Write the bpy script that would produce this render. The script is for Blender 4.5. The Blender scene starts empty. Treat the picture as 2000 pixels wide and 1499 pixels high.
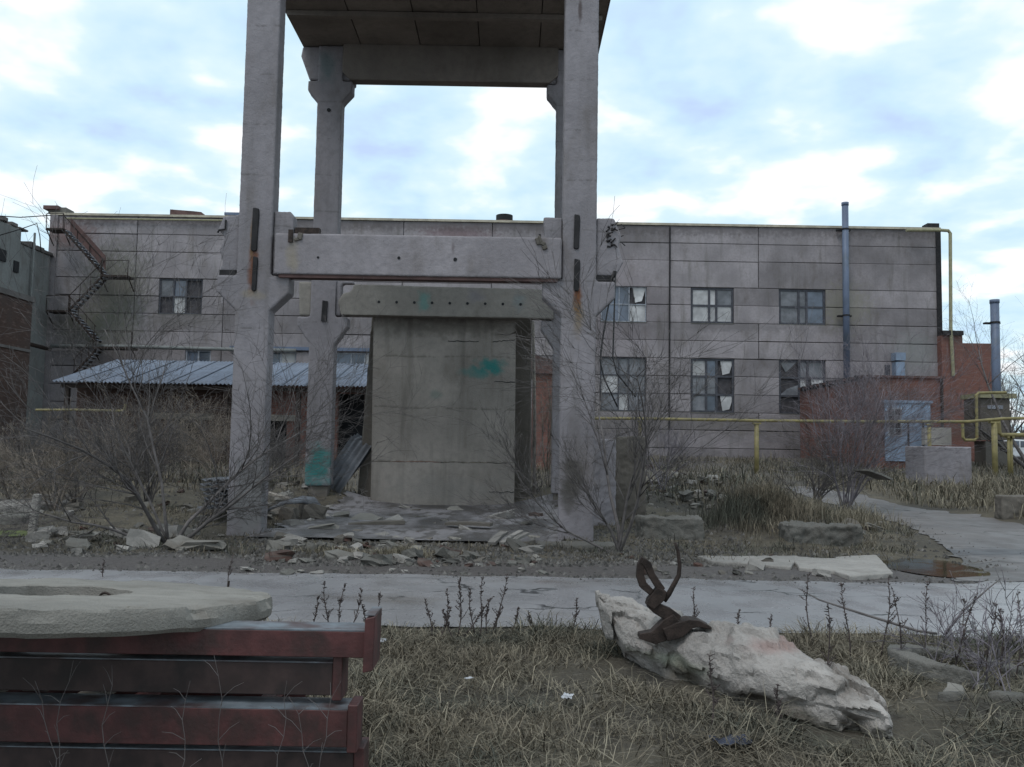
import bpy, bmesh, math, random
import numpy as np
from mathutils import Vector, Matrix, noise as mn

rnd = random.Random(11)
sc = bpy.context.scene
COL = sc.collection
R = math.radians

# ------------------------------------------------------------------ camera
PITCH, ROLL, CAMH, FPX = R(4.05), R(0.97), 1.7, 1700.0
CAMROT = Matrix.Rotation(math.pi / 2 + PITCH, 3, 'X') @ Matrix.Rotation(ROLL, 3, 'Z')
cam = bpy.data.cameras.new('camera')
cam.sensor_width = 36.0
cam.lens = 36.0 * FPX / 2000.0
cam.clip_start, cam.clip_end = 0.1, 3000
camo = bpy.data.objects.new('camera', cam)
COL.objects.link(camo)
camo.matrix_world = Matrix.Translation((0, 0, CAMH)) @ CAMROT.to_4x4()
sc.camera = camo

# ------------------------------------------------------------------ sky and sun
SUN_EL, SUN_AZ = R(60), R(210)           # soft light from behind, to the left of the viewer
w = bpy.data.worlds.new('World')
sc.world = w
w.use_nodes = True
nt = w.node_tree
for n in list(nt.nodes):
    nt.nodes.remove(n)
N, L = nt.nodes.new, nt.links.new
out, bg = N('ShaderNodeOutputWorld'), N('ShaderNodeBackground')
bg.inputs['Strength'].default_value = 0.1
L(bg.outputs[0], out.inputs[0])
sky = N('ShaderNodeTexSky')
sky.sky_type = 'NISHITA'
sky.sun_disc = False
sky.sun_elevation, sky.sun_rotation = SUN_EL, SUN_AZ
sky.dust_density = 2.0
tc, sep = N('ShaderNodeTexCoord'), N('ShaderNodeSeparateXYZ')
L(tc.outputs['Generated'], sep.inputs[0])


def wmath(op, a, b=None, c=None):
    m = N('ShaderNodeMath')
    m.operation = op
    for i, v in enumerate((a, b, c)):
        if v is None:
            continue
        if isinstance(v, (int, float)):
            m.inputs[i].default_value = v
        else:
            L(v, m.inputs[i])
    return m.outputs[0]


den = wmath('ADD', wmath('MAXIMUM', sep.outputs[2], 0.0), 0.22)
comb = N('ShaderNodeCombineXYZ')
L(wmath('DIVIDE', sep.outputs[0], den), comb.inputs[0])
L(wmath('DIVIDE', sep.outputs[1], den), comb.inputs[1])


def wnoise(scale, detail, off, rough=0.5, dist=0.0):
    a = N('ShaderNodeVectorMath')
    a.operation = 'ADD'
    L(comb.outputs[0], a.inputs[0])
    a.inputs[1].default_value = off
    t = N('ShaderNodeTexNoise')
    t.inputs['Scale'].default_value = scale
    t.inputs['Detail'].default_value = detail
    t.inputs['Roughness'].default_value = rough
    t.inputs['Distortion'].default_value = dist
    L(a.outputs[0], t.inputs['Vector'])
    return t.outputs[0]


def wramp(v, stops):
    r = N('ShaderNodeValToRGB')
    L(v, r.inputs[0])
    e = r.color_ramp.elements
    while len(e) < len(stops):
        e.new(0.5)
    for el, (p, c) in zip(e, stops):
        el.position = p
        el.color = (*c, 1)
    return r.outputs[0]


nA = wnoise(3.4, 4, (3.1, 7.4, 0), 0.5, 0.2)
nB = wnoise(7.5, 4, (9.0, 1.2, 4.0), 0.5)
nmix = wmath('ADD', wmath('MULTIPLY', nA, 0.72), wmath('MULTIPLY', nB, 0.28))
cl = wramp(nmix, [(0.34, (0.49, 0.62, 0.87)), (0.43, (0.55, 0.74, 0.88)), (0.52, (0.66, 0.82, 0.89)), (0.60, (0.95, 0.96, 0.98))])
sc10 = N('ShaderNodeVectorMath')
sc10.operation = 'SCALE'
L(cl, sc10.inputs[0])
sc10.inputs['Scale'].default_value = 12.5
mixc = N('ShaderNodeMix')
mixc.data_type = 'RGBA'
mixc.inputs[0].default_value = 0.9
L(sky.outputs[0], mixc.inputs[6])
L(sc10.outputs[0], mixc.inputs[7])
L(mixc.outputs[2], bg.inputs[0])

sun = bpy.data.lights.new('sun', 'SUN')
sun.energy, sun.angle, sun.color = 1.1, R(22), (1.0, 0.97, 0.95)
so = bpy.data.objects.new('sun', sun)
COL.objects.link(so)
sd = Vector((math.sin(SUN_AZ) * math.cos(SUN_EL), math.cos(SUN_AZ) * math.cos(SUN_EL), math.sin(SUN_EL)))
so.rotation_euler = sd.to_track_quat('Z', 'Y').to_euler()

vs = sc.view_settings
vs.view_transform, vs.look, vs.exposure, vs.gamma = 'Standard', 'None', 0.0, 1.0
vs.use_curve_mapping = False
sc.cycles.max_bounces = 6
sc.cycles.use_denoising = True


# ------------------------------------------------------------------ picking points
def P(x, y, Y):
    """world point seen at photo pixel (x, y), standing at distance Y"""
    d = CAMROT @ Vector(((x - 1000) / FPX, -(y - 749.5) / FPX, -1))
    return Vector((0, 0, CAMH)) + d * (Y / d.y)


def G(x, y, z=0.0):
    d = CAMROT @ Vector(((x - 1000) / FPX, -(y - 749.5) / FPX, -1))
    return Vector((0, 0, CAMH)) + d * ((z - CAMH) / d.z)


# ------------------------------------------------------------------ materials
class NB:
    def __init__(s, name):
        s.m = bpy.data.materials.new(name)
        s.m.use_nodes = True
        s.t = s.m.node_tree
        s.b = s.t.nodes['Principled BSDF']
        g = s.t.nodes.new('ShaderNodeNewGeometry')
        s.pos = g.outputs['Position']
        s.island = g.outputs['Random Per Island']

    def n(s, kind):
        return s.t.nodes.new(kind)

    def l(s, a, b):
        s.t.links.new(a, b)

    def math(s, op, a, b=None):
        m = s.n('ShaderNodeMath')
        m.operation = op
        for i, v in enumerate((a, b)):
            if v is None:
                continue
            if isinstance(v, (int, float)):
                m.inputs[i].default_value = v
            else:
                s.l(v, m.inputs[i])
        return m.outputs[0]

    def noise(s, scale, detail=4, stretch=(1, 1, 1), vec=None, rough=0.55):
        v = s.n('ShaderNodeVectorMath')
        v.operation = 'MULTIPLY'
        s.l(vec or s.pos, v.inputs[0])
        v.inputs[1].default_value = stretch
        t = s.n('ShaderNodeTexNoise')
        t.inputs['Scale'].default_value = scale
        t.inputs['Detail'].default_value = detail
        t.inputs['Roughness'].default_value = rough
        s.l(v.outputs[0], t.inputs['Vector'])
        return t.outputs[0]

    def ss(s, v, a, b, lo=0.0, hi=1.0):
        m = s.n('ShaderNodeMapRange')
        m.interpolation_type = 'SMOOTHSTEP'
        s.l(v, m.inputs[0])
        for i, k in enumerate((a, b, lo, hi)):
            m.inputs[1 + i].default_value = k
        return m.outputs[0]

    def mix(s, f, a, b, mode='MIX'):
        m = s.n('ShaderNodeMix')
        m.data_type = 'RGBA'
        m.blend_type = mode
        for i, v in ((0, f), (6, a), (7, b)):
            if isinstance(v, (int, float)):
                m.inputs[i].default_value = v
            elif isinstance(v, tuple):
                m.inputs[i].default_value = (*v[:3], 1)
            else:
                s.l(v, m.inputs[i])
        return m.outputs[2]

    def bump(s, h, strength, dist=0.01):
        b = s.n('ShaderNodeBump')
        b.inputs['Strength'].default_value = strength
        b.inputs['Distance'].default_value = dist
        s.l(h, b.inputs['Height'])
        s.l(b.outputs[0], s.b.inputs['Normal'])

    def done(s, col, rough=0.85, metal=0.0, spec=0.4):
        if isinstance(col, tuple):
            s.b.inputs['Base Color'].default_value = (*col, 1)
        else:
            s.l(col, s.b.inputs['Base Color'])
        if isinstance(rough, (int, float)):
            s.b.inputs['Roughness'].default_value = rough
        else:
            s.l(rough, s.b.inputs['Roughness'])
        s.b.inputs['Metallic'].default_value = metal
        s.b.inputs['Specular IOR Level'].default_value = spec
        return s.m


def spots(b, col, lst):
    """paint marks, rust runs, damp and dark patches, painted shade, with their own place and shape"""
    wob = b.noise(4.0, 5)
    for c, r, rgb, k in lst:
        d = b.n('ShaderNodeVectorMath')
        d.operation = 'SUBTRACT'
        b.l(b.pos, d.inputs[0])
        d.inputs[1].default_value = c
        e = b.n('ShaderNodeVectorMath')
        e.operation = 'DIVIDE'
        b.l(d.outputs[0], e.inputs[0])
        e.inputs[1].default_value = r
        ln = b.n('ShaderNodeVectorMath')
        ln.operation = 'LENGTH'
        b.l(e.outputs[0], ln.inputs[0])
        v = b.math('ADD', ln.outputs['Value'], b.math('MULTIPLY', b.math('SUBTRACT', wob, 0.5), 1.6))
        col = b.mix(b.ss(v, 0.25, 1.0, k, 0.0), col, rgb)
    return col


def concrete(name, c, var=0.25, streak=0.35, dark=(0.10, 0.09, 0.085), marks=(), rough=0.88, bump=0.5, objvar=0.12, lines=None, bscale=22, grime=0.4):
    b = NB(name)
    n1, n2, n3 = b.noise(0.6, 6), b.noise(7, 6), b.noise(60, 3)
    lo, hi = tuple(v * (1 - var) for v in c), tuple(min(1, v * (1 + var)) for v in c)
    col = b.mix(b.ss(n1, 0.3, 0.7), lo, hi)
    col = b.mix(b.ss(n2, 0.35, 0.75, 0.0, 0.45), col, tuple(v * 0.62 for v in c))
    col = b.mix(b.ss(n3, 0.3, 0.72, 0.0, 0.35), col, hi)
    st = b.noise(2.6, 5, (1, 1, 0.10))
    col = b.mix(b.ss(st, 0.52, 0.78, 0.0, streak), col, dark)
    gr = b.noise(1.3, 7, (1, 1, 0.5), rough=0.65)
    col = b.mix(b.ss(gr, 0.50, 0.72, 0.0, grime), col, (0.10, 0.082, 0.066))
    pits = b.noise(34, 2)
    col = b.mix(b.ss(pits, 0.68, 0.74, 0.0, 0.5), col, dark)
    if objvar:
        oi = b.n('ShaderNodeObjectInfo')
        f = b.ss(oi.outputs['Random'], 0, 1, 1 - objvar, 1 + objvar)
        cb = b.n('ShaderNodeCombineXYZ')
        for i in range(3):
            b.l(f, cb.inputs[i])
        col = b.mix(1.0, col, cb.outputs[0], 'MULTIPLY')
    if lines:                                   # casting-board marks left in the concrete
        sp = b.n('ShaderNodeSeparateXYZ')
        b.l(b.pos, sp.inputs[0])
        q = b.math('FRACT', b.math('ADD', b.math('MULTIPLY', sp.outputs[2], lines), b.math('MULTIPLY', n1, 0.15)))
        col = b.mix(b.math('MULTIPLY', b.ss(q, 0.0, 0.06, 0.55, 0.0), b.ss(n2, 0.4, 0.6)), col, dark)
    col = spots(b, col, marks)
    h = b.math('ADD', b.noise(bscale, 6), b.math('MULTIPLY', n3, 0.4))
    b.bump(h, bump, 0.02)
    return b.done(col, rough, spec=0.3)


def plain(name, c, var=0.2, scale=6, rough=0.6, metal=0.0, bump=0.0, marks=(), c2=None, c2f=(0.55, 0.7), island=0.0, spec=0.4, objvar=0.0):
    b = NB(name)
    n1 = b.noise(scale, 5)
    col = b.mix(b.ss(n1, 0.3, 0.7), tuple(v * (1 - var) for v in c), tuple(min(1, v * (1 + var)) for v in c))
    if c2:
        col = b.mix(b.ss(b.noise(scale * 0.7, 6, (1, 1.3, 0.8)), *c2f), col, c2)
    if island:
        col = b.mix(1.0, col, b.mix(b.island, (1 - island,) * 3, (1 + island,) * 3), 'MULTIPLY')
    if objvar:
        oi = b.n('ShaderNodeObjectInfo')
        col = b.mix(1.0, col, b.mix(oi.outputs['Random'], (1 - objvar,) * 3, (1 + objvar,) * 3), 'MULTIPLY')
    col = spots(b, col, marks)
    if bump:
        b.bump(b.noise(scale * 6, 5), bump, 0.01)
    return b.done(col, rough, metal, spec)


def brickmat(name, c1, c2, mortar, grime=0.4):
    b = NB(name)
    sp, cb = b.n('ShaderNodeSeparateXYZ'), b.n('ShaderNodeCombineXYZ')
    b.l(b.pos, sp.inputs[0])
    b.l(b.math('ADD', sp.outputs[0], sp.outputs[1]), cb.inputs[0])
    b.l(sp.outputs[2], cb.inputs[1])
    t = b.n('ShaderNodeTexBrick')
    b.l(cb.outputs[0], t.inputs['Vector'])
    for k, v in (('Color1', c1), ('Color2', c2), ('Mortar', mortar)):
        t.inputs[k].default_value = (*v, 1)
    t.inputs['Scale'].default_value = 1.0
    t.inputs['Mortar Size'].default_value = 0.008
    t.inputs['Brick Width'].default_value = 0.26
    t.inputs['Row Height'].default_value = 0.078
    col = b.mix(b.ss(b.noise(0.5, 6), 0.4, 0.7, 0.0, grime), t.outputs[0], (0.07, 0.055, 0.05))
    col = b.mix(b.ss(b.noise(2.2, 5, (1, 1, 3)), 0.5, 0.75, 0.0, 0.4), col, (0.22, 0.16, 0.14))
    b.bump(t.outputs['Fac'], 0.4, -0.01)
    return b.done(col, 0.9, spec=0.2)


def asphalt(name, c, wet, marks=()):
    b = NB(name)
    n1, n2 = b.noise(0.5, 6, (0.6, 0.7, 1)), b.noise(3, 6, (0.8, 0.5, 1))
    col = b.mix(b.ss(n1, 0.3, 0.7), tuple(v * 0.75 for v in c), tuple(v * 1.25 for v in c))
    col = b.mix(b.ss(b.noise(60, 3), 0.5, 0.7, 0, 0.5), col, tuple(v * 1.5 for v in c))
    col = b.mix(b.ss(b.noise(48, 2), 0.6, 0.7, 0, 0.6), col, tuple(v * 0.35 for v in c))
    col = b.mix(b.ss(b.noise(1.1, 7, (0.5, 0.6, 1), rough=0.7), 0.54, 0.64, 0, 0.35), col, tuple(v * 0.55 for v in c))
    vec = b.n('ShaderNodeVectorMath')
    vec.operation = 'MULTIPLY'
    b.l(b.pos, vec.inputs[0])
    vec.inputs[1].default_value = (0.55, 1.5, 1)
    wv = b.n('ShaderNodeVectorMath')
    wv.operation = 'ADD'
    nz = b.n('ShaderNodeTexNoise')
    nz.inputs['Scale'].default_value = 1.4
    nz.inputs['Detail'].default_value = 6
    b.l(b.pos, nz.inputs['Vector'])
    b.l(vec.outputs[0], wv.inputs[0])
    b.l(nz.outputs[1], wv.inputs[1])
    v = b.n('ShaderNodeTexVoronoi')
    v.feature = 'DISTANCE_TO_EDGE'
    v.inputs['Scale'].default_value = 0.62
    b.l(wv.outputs[0], v.inputs['Vector'])
    crack = b.math('MULTIPLY', b.ss(v.outputs['Distance'], 0.004, 0.022, 1, 0), b.ss(b.noise(0.9, 3), 0.42, 0.58))
    col = b.mix(crack, col, (0.02, 0.018, 0.018))
    mud = b.ss(b.noise(0.8, 6, (0.5, 0.9, 1)), 0.56, 0.72, 0, 0.5)
    col = b.mix(mud, col, (0.10, 0.08, 0.065))
    col = spots(b, col, marks)
    rough = b.math('ADD', b.ss(n2, 0.3, 0.7, wet[0], wet[1]), b.math('MULTIPLY', crack, 0.3))
    b.bump(b.math('ADD', b.noise(90, 3), b.math('MULTIPLY', n2, 0.8)), 0.12, 0.004)
    return b.done(col, rough, spec=0.5)


CONC = (0.222, 0.203, 0.214)
TEAL = (0.012, 0.15, 0.14)
RUST = (0.13, 0.045, 0.018)


def pc(x, y, Y):
    return tuple(P(x, y, Y))


colmarks = [
    (pc(494, 520, 15.8), (0.12, 0.2, 0.7), RUST, 0.85), (pc(492, 470, 15.8), (0.05, 0.2, 0.5), (0.16, 0.10, 0.05), 0.7),
    (pc(1128, 585, 15.8), (0.10, 0.2, 0.55), RUST, 0.95), (pc(1128, 622, 15.8), (0.16, 0.2, 0.5), (0.17, 0.12, 0.06), 0.6), (pc(1133, 20, 15.8), (0.05, 0.2, 0.35), (0.05, 0.03, 0.025), 0.7),
    (pc(1118, 930, 15.8), (0.27, 0.2, 0.52), (0.05, 0.045, 0.035), 0.85), (pc(1112, 975, 15.8), (0.2, 0.2, 0.4), (0.05, 0.045, 0.035), 0.6),
    (pc(622, 915, 21.8), (0.5, 0.4, 0.75), TEAL, 0.85), (pc(1092, 640, 15.8), (0.04, 0.5, 0.3), TEAL, 0.5),
    (pc(490, 980, 15.8), (0.5, 0.3, 1.2), (0.17, 0.18, 0.17), 0.5), (pc(640, 130, 21.8), (0.35, 0.5, 0.5), (0.05, 0.11, 0.11), 0.45),
    (pc(495, 575, 15.8), (0.3, 0.2, 0.12), (0.25, 0.21, 0.15), 0.5),
]
M = {}
M['column'] = concrete('column_concrete', CONC, 0.18, 0.45, marks=colmarks, objvar=0.05, lines=1.05)
M['beam'] = concrete('beam_concrete', (0.24, 0.217, 0.227), 0.16, 0.25, objvar=0.05, marks=[
    (pc(572, 500, 15.7), (0.16, 0.3, 0.45), (0.26, 0.22, 0.16), 0.6), (pc(885, 485, 15.7), (0.05, 0.2, 0.2), (0.1, 0.08, 0.08), 0.6),
    (pc(1062, 475, 15.7), (0.12, 0.2, 0.2), (0.12, 0.10, 0.09), 0.6)])
M['backbeam'] = concrete('back_beam_concrete', (0.205, 0.185, 0.165), 0.2, 0.4, objvar=0.05, marks=[
    (pc(828, 590, 21.8), (0.25, 0.3, 0.35), (0.06, 0.22, 0.20), 0.55), (pc(1015, 590, 21.8), (0.25, 0.3, 0.3), (0.14, 0.20, 0.22), 0.4),
    (pc(930, 580, 21.8), (0.3, 0.3, 0.3), (0.16, 0.15, 0.18), 0.4)])
M['panelslab'] = concrete('standing_slab_concrete', (0.232, 0.206, 0.184), 0.25, 0.6, objvar=0.0, dark=(0.07, 0.06, 0.05), lines=0.75, marks=[
    (pc(962, 716, 22), (0.5, 0.4, 0.32), TEAL, 0.9), (pc(938, 728, 22), (0.55, 0.4, 0.22), TEAL, 0.5),
    (pc(850, 772, 22), (0.22, 0.3, 0.15), (0.09, 0.14, 0.12), 0.4), (pc(870, 960, 22), (2.4, 0.5, 0.5), (0.20, 0.185, 0.17), 0.5),
    (pc(870, 640, 22), (2.6, 0.5, 0.35), (0.07, 0.06, 0.05), 0.6)])  # dark band along the top is the back beam's shadow painted in
M['darkslab'] = concrete('dark_slab_concrete', (0.12, 0.105, 0.09), 0.25, 0.5, objvar=0.0)  # concrete in an overall darker tone
M['ceil'] = concrete('deck_concrete', (0.20, 0.17, 0.15), 0.25, 0.2, dark=(0.05, 0.04, 0.04), objvar=0.15)
M['wall'] = concrete('wall_panel_concrete', (0.230, 0.206, 0.212), 0.24, 0.65, objvar=0.16, dark=(0.12, 0.11, 0.10), bump=0.3, bscale=6, marks=[
    (pc(225, 560, 58), (3.2, 2, 4.0), (0.12, 0.12, 0.085), 0.65), (pc(150, 640, 58), (2.5, 2, 2.0), (0.11, 0.11, 0.085), 0.6),
    (pc(215, 640, 58), (3.0, 2, 2.4), (0.12, 0.12, 0.09), 0.6), (pc(1650, 600, 58), (2.5, 2, 2.2), (0.20, 0.19, 0.13), 0.45),
    (pc(890, 455, 58), (3.5, 2, 0.8), (0.15, 0.08, 0.09), 0.5), (pc(140, 455, 58), (2.4, 2, 1.4), (0.17, 0.10, 0.09), 0.6),
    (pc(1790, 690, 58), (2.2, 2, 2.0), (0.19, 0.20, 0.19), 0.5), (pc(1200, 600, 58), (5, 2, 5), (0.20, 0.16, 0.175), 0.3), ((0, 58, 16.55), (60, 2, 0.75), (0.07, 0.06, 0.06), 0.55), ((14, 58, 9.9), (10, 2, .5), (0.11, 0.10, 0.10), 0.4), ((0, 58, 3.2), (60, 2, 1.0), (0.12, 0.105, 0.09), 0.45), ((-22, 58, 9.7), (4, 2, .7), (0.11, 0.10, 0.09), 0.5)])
M['joint'] = plain('joint_filler', (0.06, 0.055, 0.06), 0.3, 3, 0.95)
M['coping'] = plain('coping_paint', (0.36, 0.32, 0.25), 0.2, 2, 0.7)
M['oldconc'] = concrete('old_concrete', (0.125, 0.117, 0.105), 0.3, 0.45, bump=1.0)
M['paleconc'] = concrete('pale_concrete', (0.245, 0.226, 0.208), 0.22, 0.15, bump=0.9, bscale=14)
M['ringconc'] = concrete('ring_concrete', (0.20, 0.185, 0.165), 0.35, 0.2, grime=0.65, dark=(0.11, 0.09, 0.06), bump=0.55, bscale=110, objvar=0)
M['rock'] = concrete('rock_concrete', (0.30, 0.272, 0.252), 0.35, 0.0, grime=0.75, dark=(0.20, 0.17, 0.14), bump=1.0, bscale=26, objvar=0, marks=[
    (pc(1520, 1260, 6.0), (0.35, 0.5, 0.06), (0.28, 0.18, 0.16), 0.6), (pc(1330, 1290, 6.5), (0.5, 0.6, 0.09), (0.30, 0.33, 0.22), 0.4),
    (pc(1600, 1400, 5.6), (0.6, 0.6, 0.12), (0.14, 0.125, 0.10), 0.6), (pc(1480, 1390, 5.7), (1.2, .6, .14), (0.09, 0.075, 0.06), 0.8), (pc(1330, 1320, 6.4), (.5, .5, .12), (0.10, 0.085, 0.065), 0.8)])  # darker brown patches along the underside
M['slate'] = plain('asbestos_sheet', (0.14, 0.145, 0.16), 0.25, 3, 0.85, bump=0.2)
M['roofsheet'] = plain('roof_sheet', (0.13, 0.15, 0.195), 0.16, 1.5, 0.45, spec=0.5, objvar=0.12, c2=(0.10, 0.11, 0.14))
M['brick'] = brickmat('red_brick', (0.20, 0.08, 0.06), (0.155, 0.062, 0.048), (0.15, 0.12, 0.11), 0.5)
M['brickold'] = brickmat('old_brick', (0.08, 0.045, 0.036), (0.06, 0.034, 0.028), (0.07, 0.058, 0.05), 0.7)
M['render'] = concrete('grey_render', (0.12, 0.11, 0.105), 0.3, 0.5, objvar=0)
M['leftwall'] = concrete('pale_green_wall', (0.19, 0.195, 0.19), 0.2, 0.4, objvar=0.05)
M['frame'] = plain('window_frame_paint', (0.05, 0.05, 0.06), 0.3, 5, 0.7)
M['framepale'] = plain('pale_window_frame', (0.25, 0.26, 0.29), 0.3, 5, 0.7)
M['glass'] = plain('dusty_glass', (0.13, 0.13, 0.142), 0.4, 1.1, 0.25, spec=0.5, objvar=0.35)
M['glassb'] = plain('blue_glass', (0.075, 0.09, 0.12), 0.35, 0.9, 0.12, spec=0.6, objvar=0.3)
M['cloth'] = plain('pale_board', (0.40, 0.39, 0.39), 0.2, 2, 0.8, objvar=0.25)
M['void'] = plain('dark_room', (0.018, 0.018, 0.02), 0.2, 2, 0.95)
M['bluepipe'] = plain('blue_grey_pipe_paint', (0.105, 0.13, 0.19), 0.12, 1.2, 0.5, c2=(0.09, 0.11, 0.145))
M['yellow'] = plain('yellow_gas_paint', (0.20, 0.165, 0.07), 0.2, 4, 0.55, c2=(0.22, 0.11, 0.04), c2f=(0.66, 0.75))
M['yellowpale'] = plain('faded_yellow_paint', (0.25, 0.23, 0.14), 0.2, 4, 0.6)
M['bluedoor'] = plain('blue_door_paint', (0.19, 0.24, 0.32), 0.15, 2, 0.6)
M['rust'] = plain('rusted_steel', (0.034, 0.023, 0.019), 0.45, 14, 0.75, 0.3, 0.6)
M['darkmetal'] = plain('dark_metal', (0.017, 0.015, 0.016), 0.4, 6, 0.7, 0.2)
M['rustbrown'] = plain('rust_brown_sheet', (0.09, 0.05, 0.045), 0.3, 2, 0.8)
M['redsteel'] = plain('red_oxide_paint', (0.072, 0.022, 0.021), 0.3, 9, 0.6, 0.0, 0.2, c2=(0.036, 0.016, 0.014), c2f=(0.45, 0.68), spec=0.5)
M['brownsteel'] = plain('brown_steel_paint', (0.04, 0.024, 0.022), 0.3, 9, 0.6, c2=(0.02, 0.014, 0.013), c2f=(0.45, 0.68))
M['skysheen'] = plain('painted_sky_sheen', (0.15, 0.17, 0.19), 0.3, 8, 0.42, c2=(0.075, 0.05, 0.05), c2f=(0.4, 0.7))  # pale blue-grey paints the sky's reflection onto upward steel edges
M['wire'] = plain('cable_black', (0.012, 0.012, 0.013), 0.1, 2, 0.6)
M['wood'] = plain('weathered_timber', (0.20, 0.175, 0.15), 0.3, 9, 0.9, objvar=0.25)
M['bark'] = plain('grey_bark', (0.10, 0.088, 0.085), 0.3, 8, 0.9, island=0.3)
M['barkred'] = plain('red_grey_twigs', (0.165, 0.145, 0.16), 0.25, 4, 0.9, island=0.35)
M['barkpale'] = plain('pale_twigs', (0.20, 0.165, 0.135), 0.25, 4, 0.9, island=0.35)
M['weed'] = plain('dry_weed', (0.06, 0.045, 0.042), 0.3, 6, 0.9, island=0.4)
M['grass'] = plain('dry_grass', (0.128, 0.108, 0.08), 0.3, 0.9, 0.85, island=0.7, c2=(0.072, 0.073, 0.058), c2f=(0.45, 0.62), spec=0.2)
M['straw'] = plain('pale_straw', (0.205, 0.178, 0.132), 0.25, 1.2, 0.85, island=0.45, spec=0.2)
M['asphalt'] = asphalt('wet_asphalt', (0.215, 0.205, 0.21), (0.2, 0.36))
M['lane'] = asphalt('worn_lane', (0.115, 0.102, 0.098), (0.5, 0.75), [((8.3, 14.9, 0), (2.6, .9, 2), (0.05, 0.05, 0.055), 0.8), ((6.6, 13.6, 0), (1.3, 1.6, 2), (0.05, 0.045, 0.04), 0.75)])
M['paper'] = plain('white_litter', (0.42, 0.42, 0.44), 0.15, 8, 0.8)
M['cloths'] = plain('blue_black_rag', (0.035, 0.04, 0.06), 0.4, 9, 0.9)
M['whitecar'] = plain('white_car_paint', (0.6, 0.61, 0.63), 0.05, 2, 0.3)
M['tyre'] = plain('tyre_rubber', (0.02, 0.02, 0.02), 0.2, 5, 0.85)
M['gravel'] = plain('dark_gravel', (0.085, 0.078, 0.072), 0.3, 5, 0.95, island=0.6)
M['moss'] = plain('moss', (0.07, 0.085, 0.02), 0.3, 5, 0.95, bump=0.5)


def groundmat():
    b = NB('soil_and_litter')
    n1, n2, n3 = b.noise(0.35, 6), b.noise(2.2, 6), b.noise(14, 5)
    col = b.mix(b.ss(n1, 0.35, 0.65), (0.058, 0.05, 0.04), (0.115, 0.097, 0.07))
    col = b.mix(b.ss(n2, 0.45, 0.7, 0, 0.75), col, (0.04, 0.035, 0.03))
    col = b.mix(b.ss(n3, 0.55, 0.72, 0, 0.55), col, (0.17, 0.15, 0.125))
    sp = b.n('ShaderNodeSeparateXYZ')
    b.l(b.pos, sp.inputs[0])
    y = b.math('ADD', sp.outputs[1], b.math('MULTIPLY', b.math('SUBTRACT', n2, 0.5), 1.6))
    mud = b.math('MULTIPLY', b.ss(y, 10.6, 11.2), b.ss(y, 13.2, 12.7))
    mudc = b.mix(b.ss(n3, 0.3, 0.7), (0.062, 0.052, 0.05), (0.10, 0.086, 0.082))
    col = b.mix(b.math('MULTIPLY', mud, 0.9), col, mudc)
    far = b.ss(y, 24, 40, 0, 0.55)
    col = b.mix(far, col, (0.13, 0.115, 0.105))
    b.bump(b.math('ADD', b.noise(22, 6), n2), 0.9, 0.05)
    return b.done(col, b.math('SUBTRACT', 0.95, b.math('MULTIPLY', mud, 0.3)), spec=0.3)


def floormat():
    b = NB('broken_floor_concrete')
    n1, n2 = b.noise(0.9, 7, (1, 0.5, 1)), b.noise(5, 6, (1, 0.5, 1))
    col = b.mix(b.ss(n1, 0.42, 0.62), (0.19, 0.175, 0.18), (0.055, 0.05, 0.05))
    col = b.mix(b.ss(n2, 0.45, 0.62, 0, 0.8), col, (0.055, 0.047, 0.042))
    b.bump(b.noise(18, 6), 0.9, 0.04)
    return b.done(col, b.ss(n1, 0.3, 0.7, 0.75, 0.4), spec=0.4)


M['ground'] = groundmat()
M['floor'] = floormat()


def watermat():
    b = NB('puddle_water')
    col = b.mix(b.ss(b.noise(1.4, 5), 0.4, 0.62), (0.03, 0.025, 0.014), (0.05, 0.042, 0.02))
    b.bump(b.noise(6, 2), 0.03, 0.01)
    return b.done(col, b.ss(b.noise(3, 4), 0.5, 0.7, 0.05, 0.2), spec=0.5)


M['water'] = watermat()


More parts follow.
